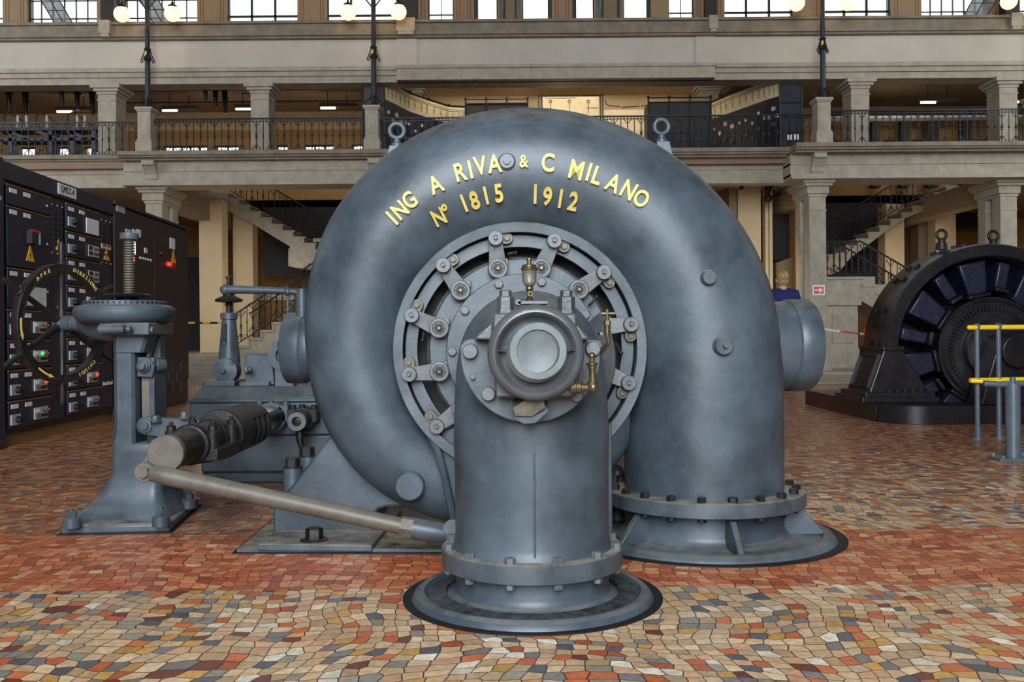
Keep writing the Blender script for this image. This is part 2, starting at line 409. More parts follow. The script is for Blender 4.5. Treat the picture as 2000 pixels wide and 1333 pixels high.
CASING = mk('spiral_casing', b, IRON, TUR, smooth=60)
CAMP = V((0, 0, HC))
def hit(px, py):
    loc, no, idx, d = BV.ray_cast(CAMP, ray(px, py).normalized())
    if loc is None: return P(px, py, 4.4), V((0, -1, 0))
    if no.dot(ray(px, py)) > 0: no = -no
    return loc, no
# raised lettering
def letter(ch, px, py, hpx, rot, wfac=0.76):
    p, n = hit(px, py)
    up = V((-math.sin(math.radians(rot)), 0, math.cos(math.radians(rot))))
    up = (up - n * up.dot(n)).normalized(); x = up.cross(n)
    T = Matrix.Identity(4)
    for i in range(3):
        T[i][0] = x[i]; T[i][1] = up[i]; T[i][2] = n[i]; T[i][3] = p[i]
    fs = hpx * p.y / FL / max(0.55, abs(n.y)) ** 0.5
    vs, f, w = text_mesh(ch, fs, 0.022, fat=0.022)
    b = B(); b.add([T @ V((q.x * wfac, q.y, q.z + 0.003)) for q in vs], f)
    mk('raised_letter', b, GOLD, TUR, label='yellow painted raised letter ' + ch if ch.isalpha() else 'yellow painted raised figure ' + ch, smooth=30)
def L3(x, y): return 720 + x / 3.3333, 200 + y / 3.3333
for ch, x, y, h, r in [('I', 155, 757, 34, 43), ('N', 206, 705, 34, 41), ('G', 268, 640, 34, 36), ('A', 437, 538, 35, 23), ('R', 600, 457, 36, 14), ('I', 663, 442, 36, 12), ('V', 727, 418, 37, 9), ('A', 820, 403, 36, 6),
                       ('&', 1011, 388, 25, 0), ('C', 1167, 397, 37, -4), ('M', 1352, 442, 37, -14), ('I', 1432, 458, 36, -17), ('L', 1488, 482, 36, -20), ('A', 1592, 530, 36, -25), ('N', 1690, 575, 36, -30), ('O', 1772, 630, 35, -31),
                       ('N', 455, 745, 31, 27), ('º', 490, 683, 13, 20), ('1', 620, 655, 34, 21), ('8', 688, 636, 34, 17), ('1', 763, 605, 34, 13), ('5', 846, 590, 35, 8), ('1', 1085, 595, 35, -2), ('9', 1165, 610, 35, -6), ('1', 1250, 625, 35, -10), ('2', 1333, 642, 35, -14)]:
    letter(ch, *L3(x, y), h, r)
# bosses on the casing
def boss(px, py, rpx, nip=False, ring=False, h=0.03):
    p, n = hit(px, py); r = rpx * p.y / FL
    b = B(); T = frame(p - n * 0.04, n)
    b.lathe([(r * 1.12, 0), (r * 1.12, 0.042), (r, 0.046), (r, 0.04 + h - 0.004), (r - 0.004, 0.04 + h)], T, 28)
    if nip: b.cyl(p + n * h * 0.9, p + n * (h + 0.02), r * 0.25, seg=12)
    if ring: b.lathe([(r * 0.5, 0.03), (r * 0.5, 0.04 + h + 0.01)], T, 6)
    mk('casing_plug', b, IRONL, TUR, smooth=35)
boss(1383, 543, 14.5); boss(1411, 676, 18, nip=True); boss(990, 316, 15.5, ring=True, h=0.015)
b = B(); p = P(799, 950, 4.16)
b.lathe([(0.064, 0), (0.064, 0.13), (0.058, 0.137)], frame(p + V((0, 0.12, 0)), (0.02, -1, 0)), 36); mk('casing_plug', b, IRON, TUR)
# eye bolts on lug blocks
for px, py, bx in ((775, 256, -1), (1292, 248, 1)):
    b = B(); c = P(px, py, 4.4); b.torus(c, (0.1, -1, 0), 0.033, 0.0115, 28, 10)
    b.cone_prof(c + V((0, 0, -0.036)), c + V((0, 0, -0.075)), [(0, .014), (.5, .017), (.52, .024), (1, .026)], 16)
    b.poly3([c + V((-0.04 - 0.03 * (bx < 0), -0.05, -0.24)), c + V((0.04 + 0.03 * (bx > 0), -0.05, -0.24)), c + V((0.03, -0.05, -0.075)), c + V((-0.03, -0.05, -0.075))], (0, 0.1, 0))
    mk('lifting_eye', b, IRON, TUR, bev=0.004)
# rim, regulating ring, cover
b = B()
b.lathe([(0.512, -0.2), (0.512, 0.075), (0.552, 0.079), (0.556, 0.072), (0.556, -0.05)], axT(0.0), 96, cap=False)
mk('casing_rim', b, IRONL, TUR, smooth=45)
b = B(); b.ring(axT(0.0), 0.452, 0.506, -0.03, 0.02, 96, 0.004); 
mk('regulating_ring', b, IRONL, TUR)
b = B(); b.lathe([(0.52, -0.25), (0.52, -0.16), (0.0001, -0.16)], axT(0.0), 64, cap=False); mk('recess_shade_back', b, BLACK, TUR)  # black backing puts the shade of the recess into its colour
b = B(); b.ring(axT(0), 0.405, 0.414, -0.16, -0.07, 64); mk('recess_ring', b, IROND, TUR)  # dark colour here stands in for recess shade on the ring
b = B(); b.lathe([(0.40, -0.1), (0.40, 0.0), (0.395, 0.005), (0.0001, 0.005)], axT(0.0), 96, cap=False)
mk('guide_vane_cover', b, IRONL, TUR)
def pol(r, a, y): a = math.radians(a); return V((r * math.cos(a), y, r * math.sin(a)))
for k in range(12):
    a = 75 - 30 * k
    if -92 < a % 360 - 360 * (a % 360 > 180) < -60: continue
    pi = pol(0.366, a, -0.005); po = pol(0.494, a - 2.8, -0.02); pl = pol(0.49, a - 8.7, -0.02)
    b = B(MT)
    d = (po - pi); n2 = V((-d.z, 0, d.x)).normalized()
    b.poly3([pi + n2 * 0.040 + V((0, -0.03, 0)), pi - n2 * 0.040 + V((0, -0.03, 0)), po - n2 * 0.028 + V((0, -0.03, 0)), po + n2 * 0.028 + V((0, -0.03, 0))], (0, -0.024, 0))
    T = frame(pi, (0, -1, 0)); b.lathe([(0.044, 0), (0.044, 0.062), (0.041, 0.066), (0.028, 0.066), (0.028, 0.061), (0.0001, 0.061)], T, 28, cap=False)
    T = frame(po, (0, -1, 0)); b.lathe([(0.03, 0), (0.03, 0.05)], T, 20)
    b.box(pi + V((0.03, -0.03, 0.03)), (0.03, 0.03, 0.03))
    lv = mk('guide_vane_lever', b, LEVER, TUR, bev=0.0025)
    b = B(MT); T = frame(po, (0, -1, 0))
    b.lathe([(0.033, 0.044), (0.033, 0.078), (0.030, 0.082), (0.013, 0.082), (0.013, 0.076), (0.008, 0.076), (0.008, 0.09), (0.006, 0.092)], T, 28); mk('outer_pin', b, LEVER, lv)
    b = B(MT); T = frame(pi, (0, -1, 0))
    b.lathe([(0.010, 0.06), (0.010, 0.072), (0.008, 0.075)], T, 14); b.lathe([(0.024, 0.06), (0.024, 0.066)], T, 6); mk('inner_pin', b, IROND, lv)
    b = B(MT); b.cyl(pi + V((0, -.074, 0)), pi + V((0, -.079, 0)), .007, seg=10); mk('pin_centre', b, BRASS, lv)
    b = B(MT); e = (pl - po); n3 = V((-e.z, 0, e.x)).normalized()
    pts = []
    for i in range(9): t = PI / 2 + PI * i / 8; pts.append(po + (e.normalized() * math.cos(t) + n3 * math.sin(t)) * 0.024 + V((0, -0.008, 0)))
    for i in range(9): t = -PI / 2 + PI * i / 8; pts.append(pl + (e.normalized() * math.cos(t) + n3 * math.sin(t)) * 0.026 + V((0, -0.008, 0)))
    b.poly3(pts, (0, -0.026, 0)); b.lathe([(0.014, 0.03), (0.014, 0.042), (0.012, 0.044)], frame(pl, (0, -1, 0)), 16)
    mk('link_plate', b, LINK, lv, bev=0.002)
# small drain cocks in the recess
for px, py, dx, dz in ((1007, 494, -14, 2), (825, 665, 4, -22), (1165, 580, -12, 14), (1213, 690, -10, -20)):
    p = P(px, py, 4.15); q = p + V((dx / 440, 0, -dz / 440))
    b = B(); b.tube([p, q, q + V((0, 0.12, 0))], 0.006, 8); b.sphere(p, 0.010, 10, 6); mk('grease_pipe', b, IROND, TUR)
# skirt plates under the rim, left strip and right strip
b = B()
b.tube([P(822, 828, 4.13), P(840, 850, 4.13), P(855, 880, 4.13), P(868, 930, 4.13), P(884, 1004, 4.13), P(888, 1040, 4.13)], 0.016, 8)
b.poly3([P(845, 850, 4.16), P(858, 880, 4.16), P(886, 1012, 4.16), P(1188, 1040, 4.16), P(1192, 850, 4.16), P(1150, 830, 4.16), P(900, 830, 4.16)], (0, 0.12, 0))
b.bb(XY(1176, 4.1), XY(1191, 4.1), 4.05, 4.2, 0.0, ZY(1185, 828, 4.1))
mk('lower_skirt', b, IRON, TUR, bev=0.004)
# bolted flange ring of the elbow
b = B(); b.ring(axT(-0.06, 0.012, -0.006), 0.2, 0.333, -0.06, 0.06, 72, 0.004); FLR = mk('elbow_flange', b, IRONL, TUR)
for k in range(10):
    a = 75 + 35 * k
    if 190 < a % 360 < 345: continue
    p = pol(0.307, a, -0.12) + V((0.012, 0, -0.006))
    b = B(MT); b.hexbolt(p, (0, -1, 0), 0.021, 0.022, wash=False, rot=k); mk('flange_bolt', b, LEVER, FLR)
# elbow: horizontal inlet, bend, column
PB = GF(1038, 1168); PB.y = 3.42; PB.x = XY(1038, 3.42)
ZB = 0.842
pts = []; rr = []
y0 = TC.y - 0.05
xc = PB.x - 0.004
for t in (0, .5, 1): pts.append(V((L(0.012, 0, 0).x + (xc - L(0.012, 0, 0).x) * t, y0 + (3.42 + 0.27 - y0) * t, ZB))); rr.append(0.272)
for i in range(1, 13):
    a = PI / 2 * i / 12; pts.append(V((xc, 3.42 + 0.27 - 0.27 * math.sin(a), ZB - 0.27 + 0.27 * math.cos(a)))); rr.append(0.272 + 0.008 * i / 12)
for z in (0.45, 0.3, 0.22, 0.195, 0.175): pts.append(V((xc, 3.42, z))); rr.append({0.45: .277, 0.3: .276, 0.22: .276, .195: .283, .175: .295}[z])
b = B(); b.tube(pts, rr, 56); b.tube([V((xc + 0.004, 3.42 - 0.279, z)) for z in (0.2, 0.35, 0.55)], 0.004, 6)
ELB = mk('draft_elbow', b, IRON, TUR, smooth=60)
# right half flange of the elbow
b = B(); T = frame((XY(1046, 3.8), 3.80, ZB), (0.02, -1, 0))
b.lathe([(0.25, -.02), (0.318, -.02), (0.322, 0.0), (0.312, 0.05), (0.29, 0.06), (0.25, .08)], T, 48, a0=-1.15, a1=0.62)
mk('elbow_side_flange', b, IRONB, TUR, smooth=50)
# lower flange and base ring
def ground_ring(cx, cy, zf0, zf1, Rf, Rn, Rr, nb, bolt, name, ribs=False, a0=0.0, thick_r=0.02):
    T = frame((cx, cy, 0), (0, 0, 1))
    b = B(); b.lathe([(Rn - 0.02, zf0), (Rf - .004, zf0), (Rf, zf0 + .004), (Rf, zf1 - .004), (Rf - .004, zf1), (Rn - 0.02, zf1), (Rn - .02, zf0)], T, 80, cap=False)
    fl = mk('pipe_flange', b, IRONL, TUR)
    for k in range(nb):
        a = 2 * PI * k / nb + a0; r = (Rf + Rn) / 2 + 0.004
        p = V((cx + r * math.cos(a), cy + r * math.sin(a), zf1)); rj = random.uniform(0, 1)
        b = B(); b.hexbolt(p, (0, 0, 1), bolt, bolt * 1.1, wash=False, rot=rj); mk('flange_bolt', b, LEVER if name == 'front' else IROND, fl)
        b = B(); b.hexbolt(p - V((0, 0, zf1 - zf0)), (0, 0, -1), bolt * 0.9, bolt, wash=False, rot=rj); mk('flange_nut', b, LEVER if name == 'front' else IROND, fl)
    b = B()
    b.lathe([(Rn - 0.03, zf0 + .002), (Rn, zf0), (Rn - .003, 0.055), (Rn + .006, 0.032), (Rn + .026, 0.018), (Rr * 0.87, 0.012), (Rr * 0.875, 0.014), (Rr * 0.89, 0.030), (Rr * 0.93, 0.033), (Rr * 0.965, 0.022), (Rr * .99, 0.006), (Rr, -0.01)], T, 96, cap=False)
    fr = mk('foundation_ring', b, IRON, TUR, smooth=45)
    b = B(); b.lathe([(Rr * 0.995, -0.01), (Rr * 0.995, 0.0045), (Rr * 1.065, 0.0045), (Rr * 1.065, -0.01)], T, 96, cap=False); mk('asphalt_joint', b, BLACK, TUR, label='black joint round the foundation ring')
    if ribs:
        for a in (-1.48, -0.2, 0.9, -2.5):
            d = V((math.cos(a), math.sin(a), 0)); t = V((-d.y, d.x, 0)); o = V((cx, cy, 0))
            bb = B(); bb.poly3([o + d * (Rn - .01) - t * .014 + V((0, 0, .01)), o + d * (Rr * .9) - t * .014 + V((0, 0, .02)), o + d * (Rr * .89) - t * .014 + V((0, 0, .035)), o + d * (Rf - .04) - t * .014 + V((0, 0, zf0)), o + d * (Rn - .01) - t * .014 + V((0, 0, zf0))], t * 0.028)
            mk('stiffening_rib', bb, IRON, fr, bev=0.004)
ground_ring(xc, 3.42, 0.118, 0.186, 0.325, 0.278, 0.437, 12, 0.0185, 'front', a0=0.26)
pr = L(0.862, YT, 0)
ground_ring(pr.x, pr.y, ZY(1375, 1014, 4.0) , ZY(1375, 984, 4.0), 0.462, 0.366, 0.60, 20, 0.021, 'right', ribs=True, a0=0.1)
# worn black tread inside the front foundation ring
b = B(); b.lathe([(.308, .0215), (.3125, .0275), (.372, .0185), (.383, .0165), (.383, .008), (.308, .008), (.308, .0215)], frame((xc, 3.42, 0), (0, 0, 1)), 96, cap=False); mk('black_tread', b, mat('streaky_black', (16, 17, 19), .5, scale=22, col2=(74, 78, 82)), TUR, label='black worn band inside the foundation ring')
# ------------------------------------------------ front bearing on the elbow
def U2(x, y): return 860 + x / 3.921, 500 + y / 3.921
YP = 3.085
b = B()
poly = []
cx, cz = P(1036, 690, YP).x, P(1036, 690, YP).z
for i in range(25): a = PI + PI * i / 24; poly.append(V((cx + 0.229 * math.cos(a), YP, cz + 0.229 * math.sin(a))))
for q in ((1240, 690), (1232, 662), (1210, 648), (1080, 645), (400, 645), (220, 640), (180, 655), (152, 690)): poly.append(P(*U2(*q), YP))
b.poly3(poly, (0, 0.14, 0)); BRG = mk('bearing_plate', b, IRONL, TUR, bev=0.004)
for q, r in (((230, 730), 15), ((1165, 710), 14.5), ((370, 1055), 13.5), ((1040, 1065), 12.5), ((250, 925), 5)):
    p = P(*U2(*q), YP); b = B(); rm = r * YP / FL
    b.lathe([(rm, 0), (rm, 0.03 if r > 6 else .02), (rm * .9, 0.034 if r > 6 else .022)], frame(p, (0, -1, 0)), 20); mk('plate_bolt', b, LEVER, BRG)
YH = 2.9
hc = P(1047, 690, YH)
b = B()
b.poly3([P(*U2(x, y), 2.98) for x, y in ((408, 450), (420, 440), (1030, 440), (1042, 450), (1042, 700), (1090, 740), (1040, 1080), (425, 1085), (400, 760), (395, 690))], (0, 0.16, 0))
# wedge ribs beside the block
b.poly3([P(*U2(x, y), 3.0) for x, y in ((400, 510), (400, 645), (255, 640), (300, 590))], (0, 0.1, 0))
b.poly3([P(*U2(x, y), 3.0) for x, y in ((1042, 520), (1110, 600), (1150, 640), (1042, 645))], (0, 0.1, 0))
HSG = mk('bearing_housing', b, IRONB, TUR, bev=0.006)
b = B(); T = frame(hc + V((0, 0.12, 0)), (0, -1, 0))
b.lathe([(0.15, 0.0), (0.15, 0.09), (0.147, 0.105), (0.138, 0.118), (0.126, 0.12), (0.118, 0.112), (0.113, 0.098), (0.107, 0.088), (0.095, 0.083), (0.092, 0.083), (0.0915, 0.115), (0.088, 0.118), (0.066, 0.118), (0.066, 0.10), (0.0001, 0.10)], T, 72, cap=False)
mk('bearing_collar', b, IRONB, TUR, smooth=50)
b = B(); T = frame(hc + V((0.006, 0.12, 0.006)), (0, -1, 0)); b.ring(T, 0.066, 0.0885, 0.09, 0.132, 64, 0.003); mk('shaft_cover_ring', b, STEEL, TUR)
b = B(); T = frame(hc + V((0.003, 0.12, 0.002)), (0, -1, 0)); b.lathe([(0.0655, 0.09), (0.0655, 0.128), (0.062, 0.132), (0.058, 0.130), (0.0001, 0.130)], T, 56, cap=False); mk('shaft_end_cap', b, STEEL, TUR)
b = B()
for s in (-1, 1):
    x = hc.x + s * 0.115
    b.box((x, hc.y + 0.013, hc.z + 0.008), (0.05, 0.02, 0.004))
mk('split_line', b, BLACK, TUR)
# housing cap bolts
for q, w in (((500, 390), 24), ((965, 385), 24)):
    p = P(*U2(q[0], 440), 3.02); b = B(); b.lathe([(0.032, -0.005), (0.032, 0.012), (0.028, 0.012), (0.028, 0.05), (0.024, 0.054), (0.02, 0.054), (0.02, 0.07), (0.016, 0.074)], frame(p, (0, 0, 1)), 6)
    b.cyl(p + V((0, 0.05, -.02)), p + V((0, 0.05, 0.05)), 0.024, seg=6)
    mk('cap_nut', b, IRONB, HSG)
b = B(); p0 = P(*U2(620, 410), 2.96); p1 = P(*U2(835, 375), 2.96)
b.bb(p0.x, p1.x, 2.94, 3.04, p0.z - 0.01, p1.z); q0 = P(*U2(590, 375), 2.96); q1 = P(*U2(825, 345), 2.96); b.bb(q0.x, q1.x, 2.93, 3.03, q0.z, q1.z); b.cyl(P(*U2(597, 355), 2.93) + V((0, 0, 0)), P(*U2(597, 355), 2.93) + V((0, .09, 0)), 0.011, seg=14)
mk('oil_lid', b, LEVER, HSG, bev=0.002)
# oil cup
b = B(); c0 = P(*U2(683, 345), 2.98); sc = 2.98 / FL / 3.921
def cy(y): return (345 - y) * sc
b.lathe([(0.010, 0), (0.012, cy(330)), (0.007, cy(318)), (0.009, cy(290)), (0.008, cy(270)), (0.013, cy(255)), (0.011, cy(240)), (0.014, cy(228))], frame(c0, (0, 0, 1)), 20)
b.lathe([(0.024, cy(115)), (0.026, cy(108)), (0.026, cy(92)), (0.022, cy(86)), (0.022, cy(72)), (0.015, cy(66)), (0.007, cy(60)), (0.007, cy(38)), (0.010, cy(34)), (0.008, cy(18))], frame(c0, (0, 0, 1)), 24)
b.torus(c0 + V((0.002, -0.010, cy(292))), (0, -1, 0), 0.007, 0.0025, 14, 6)
OIL = mk('oil_cup', b, BRASS, HSG)
b = B(); b.lathe([(0.013, cy(228)), (0.020, cy(210)), (0.0225, cy(190)), (0.0235, cy(112))], frame(c0, (0, 0, 1)), 24); mk('cup_bowl', b, GLASSY, HSG)
# brass elbow pipe
b = B(); sb = P(*U2(1170, 1008), 2.93)
b.sphere(sb, 0.0175, 18, 12); b.cyl(sb, P(*U2(1160, 965), 2.93), 0.016); pt = P(*U2(1162, 815), 2.93); b.cone_prof(sb, pt, [(0, .012), (.22, .012), (.22, .017), (.27, .017), (.28, .011), (.72, .011), (.74, .014), (.86, .014), (.9, .018), (.97, .018), (1, .012)], 18)
b.cyl(pt, pt + V((0, 0, 0.014)), 0.008); b.sphere(pt + V((0, 0, 0.02)), 0.011, 12, 8)
b.cone_prof(sb, P(*U2(1010, 1010), 2.95), [(0, .012), (.5, .012), (.52, .019), (.72, .019), (.74, .022), (1, .022)], 12)
mk('brass_drain_pipe', b, BRASS, HSG)
# small tap at right
b = B(); tb = P(1186, 652, 3.3); b.cyl(tb, tb + V((0, 0, .03)), 0.010, seg=10); b.cyl(tb + V((0, 0, .03)), tb + V((0, 0, .045)), 0.013, seg=6); b.cyl(tb + V((0, 0, .045)), tb + V((0, 0, .085)), 0.007, seg=10); b.cyl(tb + V((-.022, 0, .07)), tb + V((.028, 0, .07)), 0.006, seg=10)
b.cyl(tb + V((-0.02, 0, 0)), tb + V((-0.02, .1, -0.0)), 0.006, seg=8); b.tube([tb, tb + V((.006, .0, -.03)), tb + V((-0.03, .05, -.08))], 0.008, 10)
mk('drain_tap', b, BRASS, TUR)
# drip spout
b = B()
A = [U2(*q) for q in ((555, 1165), (560, 1255), (640, 1292), (730, 1285), (835, 1190), (800, 1120))]
b.poly3([P(*A[0], 2.97), P(*A[1], 2.95), P(*A[2], 2.94), P(*A[3], 2.94), P(*A[4], 2.96), P(*A[5], 2.98)], (0, 0.13, 0.02))
SPT = mk('drip_spout', b, IRONL, TUR, bev=0.004)
b = B(); A = [U2(*q) for q in ((558, 1165), (575, 1225), (700, 1230), (800, 1165), (790, 1100), (640, 1110))]
b.poly3([P(*q, 2.945) for q in A], (0, 0.04, 0)); mk('spout_trough', b, RUST, SPT)
# ------------------------------------------------ side flanges
b = B()
cr = P(1530, 675, 4.78); T = frame((cr.x - 0.18, cr.y, cr.z), (1, 0.10, 0))
b.lathe([(0.222, 0), (0.222, 0.19), (0.229, 0.195), (0.233, 0.2), (0.233, 0.30), (0.225, 0.31), (0.0001, 0.31)], T, 56, cap=False); mk('side_flange', b, IRON, TUR, smooth=45)
for a in (0.9, 0.1, -0.8):
    p = T @ V((0.2 * math.sin(a), -0.2 * math.cos(a), 0.308)); b = B(); b.hexbolt(p, (1, 0.1, 0), 0.016, 0.014, wash=False); mk('flange_bolt', b, IROND, TUR)
cl = P(592, 680, 4.75); T = frame((cl.x + 0.15, cl.y, cl.z), (-1, 0.05, 0))
b = B(); b.lathe([(0.15, 0), (0.16, 0.1), (0.172, 0.13), (0.178, 0.135), (0.178, 0.22), (0.17, 0.228), (0.0001, 0.228)], T, 56, cap=False)
st = P(590, 600, 4.7); b.cyl(st + V((0, .0, -.05)), st + V((0, 0, 0.07)), 0.032, seg=18); b.cyl(st + V((0, 0, 0.065)), st + V((0, 0, 0.09)), 0.024, seg=18)
mk('side_flange', b, IRON, TUR, smooth=45)
# ------------------------------------------------ left foot bracket
YBK = 4.40
b = B()
pg = [(666, 823), (640, 858), (556, 967), (533, 991), (533, 1042), (728, 1042), (731, 1006), (738, 996), (754, 991), (884, 991), (884, 930), (830, 900), (770, 800), (705, 780)]
b.poly3([P(x, y, YBK) for x, y in pg], (0, 0.5, 0)); FT = mk('support_foot', b, IRON, TUR, bev=0.012)
b = B(); z0 = 0.0
p0 = GF(503, 1064, .04); p1 = GF(727, 1065, .04)
b.poly3([V((p0.x, p0.y, 0.01)), V((p1.x, p1.y, 0.01)), V((p1.x + 0.03, 4.9, 0.01)), V((XY(533, 4.4), 4.9, 0.01))], (0, 0, 0.03)); mk('foot_plate', b, IRONL, FT, bev=0.006)
g = [GF(462, 1081), GF(880, 1081), GF(880, 990), GF(536, 1018)]
b = B(); b.poly3([V((q.x, q.y, -0.005)) for q in g], (0, 0, 0.022)); mk('sole_plate', b, IRONL, TUR, bev=0.004)
b = B(); g2 = [GF(452, 1083), GF(884, 1084), GF(884, 985), GF(536, 1012)]
b.poly3([V((q.x, q.y, -0.008)) for q in g2], (0, 0, 0.012)); mk('asphalt_joint', b, BLACK, TUR, label='black joint round the sole plate')
p = GF(614, 1056, .04); b = B(); b.lathe([(0.062, -0.004), (0.062, 0.004), (0.055, 0.008)], frame(p, (0, 0, 1)), 28); b.hexbolt(p + V((0, 0, .004)), (0, 0, 1), 0.039, 0.052, wash=False, rot=0.2); mk('foundation_bolt', b, IROND, FT)
for px, py, Yb, top in ((572, 914, 4.5, 0), (601, 892, 4.7, 0)):
    p = P(px, py, Yb); b = B(); b.cyl((p.x, p.y, 0.15), p, 0.05, 0.042, seg=24); BS = mk('bolt_boss', b, IRON, FT)
    b = B(); b.lathe([(0.045, 0), (0.045, 0.006)], frame(p, (0, 0, 1)), 24); b.hexbolt(p + V((0, 0, .006)), (0, 0, 1), 0.035, 0.042, wash=False); mk('foundation_bolt', b, IROND, FT)
# far right foot of the casing seen between elbow and pipe
b = B(); p = P(1205, 925, 4.7); b.cyl((p.x, p.y, 0.02), (p.x, p.y, p.z), 0.05, 0.045, seg=20); b.sphere(p, 0.047, 16, 10); mk('rear_foot', b, IRONL, TUR)
# ================================================================== HANDWHEEL STAND
SX, SYY = -1.93, 4.86
ST = thing('handwheel_stand', 'blue-grey cast iron valve stand with spoked handwheel and threaded screw, left of the turbine', 'valve stand', (SX, SYY, 0))
c = [GF(118, 1046), GF(332, 1041), GF(389, 988), GF(213, 990)]
b = B(); b.poly3([V((q.x, q.y, 0.0)) for q in c], (0, 0, 0.045)); mk('base_plate', b, IRONL, ST, bev=0.012)
b = B(); cc = (c[0] + c[1] + c[2] + c[3]) / 4
b.poly3([V(((q.x - cc.x) * 1.05 + cc.x, (q.y - cc.y) * 1.05 + cc.y, -0.004)) for q in c], (0, 0, 0.009)); mk('asphalt_joint', b, BLACK, ST)
for q in ((140, 1030), (314, 1027), (369, 992), (222, 991)):
    p = GF(*q, z=0.045); b = B(); b.lathe([(0.04, -0.002), (0.04, 0.042), (0.036, 0.046)], frame(p, (0, 0, 1)), 24); b.hexbolt(p + V((0, 0, .046)), (0, 0, 1), 0.024, 0.03, wash=False, rot=q[0]); b.cyl(p + V((0, 0, .075)), p + V((0, 0, .088)), 0.012, seg=10)
    mk('anchor_bolt', b, IRON, ST)
# flared column: stack of rounded-rectangle sections
def rsect(cx, cy, wx, wy, z, rd=0.3, n=6):
    out = []; r = min(wx, wy) * rd
    for (sx, sy, a0) in ((1, 1, 0), (-1, 1, 90), (-1, -1, 180), (1, -1, 270)):
        for i in range(n + 1):
            a = math.radians(a0 + 90 * i / n)
            out.append(V((cx + sx * (wx / 2 - r) + r * math.cos(a), cy + sy * (wy / 2 - r) + r * math.sin(a), z)))
    return out
def loft(b, secs):
    n = len(secs[0]); vs = [p for s in secs for p in s]; fs = [tuple(range(n))[::-1], tuple(range((len(secs) - 1) * n, len(secs) * n))]
    for j in range(len(secs) - 1):
        for i in range(n):
            k = (i + 1) % n; fs.append((j * n + i, j * n + k, (j + 1) * n + k, (j + 1) * n + i))
    b.add(vs, fs)
xl, xr = XY(208, 4.7), XY(312, 4.7); zk = ZY(250, 872, 4.7)
mx = (xl + xr) / 2; w0 = xr - xl
b = B(); secs = []
for t, k in ((0, 1.0), (0.12, 1.0), (0.3, 1.0), (0.45, 1.02), (0.6, 1.1), (0.72, 1.24), (0.83, 1.46), (0.92, 1.7), (1, 1.86)):
    z = zk + (0.045 - zk) * t
    secs.append(rsect(mx + (cc.x - mx) * max(0, t - .3) / .7, SYY + (cc.y - SYY) * t, w0 * k, 0.28 + (w0 * k - w0) * 1.0, z, 0.16))
secs.insert(0, rsect(mx, SYY, w0 - .012, 0.268, zk + 0.008, 0.16)); secs = secs[::-1]
loft(b, secs); mk('stand_foot', b, IRON, ST, smooth=50)
ua, ub = XY(218, 4.74), XY(261, 4.74); uc = XY(286, 4.74); zt = ZY(250, 652, 4.74)
b = B(); 
def oct_(x0, x1, y0, y1, z, ch=0.025): return [V((x0 + ch, y0, z)), V((x1 - .014, y0, z)), V((x1, y0 + .014, z)), V((x1, y1, z)), V((x0 + ch, y1, z)), V((x0, y1 - ch, z)), V((x0, y0 + ch, z))]
loft(b, [oct_(ua - .012, ub + .004, 4.73, 4.98, zk + 0.0), oct_(ua - .003, ub, 4.74, 4.97, zk + .06), oct_(ua, ub, 4.74, 4.97, zk + .12), oct_(ua, ub, 4.74, 4.97, zt)])
b.bb(ub - .01, uc + .01, 4.9, 4.97, zk, zt); b.bb(uc - .012, uc + .015, 4.8, 4.97, zk, ZY(270, 700, 4.74))
loft(b, [oct_(ua, uc - .02, 4.735, 4.98, ZY(250, 690, 4.74)), oct_(ua, uc + .01, 4.735, 4.98, zt)])
mk('stand_column', b, IRON, ST, bev=0.004)
GX = XY(245, 4.86)
def gz(py): return ZY(245, py, 4.86)
b = B(); T = frame((GX, 4.86, 0), (0, 0, 1))
b.lathe([(0.085, gz(655)), (0.1, gz(645)), (0.12, gz(638)), (0.16, gz(634)), (0.215, gz(630)), (0.24, gz(622)), (0.247, gz(612)), (0.247, gz(606)), (0.241, gz(604)), (0.241, gz(602)), (0.22, gz(598)), (0.205, gz(596)), (0.205, gz(590)), (0.2, gz(589)), (0.06, gz(588))], T, 64)
DR = mk('gear_housing', b, IRON, ST, smooth=40)
b = B()
for k in range(48):
    a = 2 * PI * k / 48; b.cyl((GX + 0.2 * math.cos(a), 4.86 + 0.2 * math.sin(a), gz(593)), (GX + 0.2072 * math.cos(a), 4.86 + 0.2072 * math.sin(a), gz(593)), 0.006, seg=8)
mk('index_holes', b, BLACK, DR)
b = B(); T = frame((GX + 0.01, 4.86, 0), (0, 0, 1))
b.lathe([(0.058, gz(590)), (0.05, gz(582)), (0.07, gz(581)), (0.105, gz(581)), (0.116, gz(577.5)), (0.105, gz(574)), (0.03, gz(573))], T, 48); mk('screw_collar', b, IROND, ST)
b = B(); pr = []; zz = gz(575); z1 = gz(467); n = 21
for i in range(n):
    z = zz + (z1 - zz) * i / n; h = (z1 - zz) / n
    pr += [(0.019, z), (0.0285, z + h * .35), (0.0285, z + h * .62), (0.019, z + h * .97)]
T = frame((GX + 0.006, 4.86, 0), (0.012, 0, 1)); b.lathe(pr, T, 24); mk('threaded_spindle', b, ROD, ST, smooth=30)
b = B(); b.lathe([(0.045, gz(468)), (0.046, gz(467)), (0.046, gz(457)), (0.043, gz(456)), (0.014, gz(456)), (0.016, gz(452)), (0.010, gz(449))], T, 32); mk('spindle_cap', b, IRONL, ST)
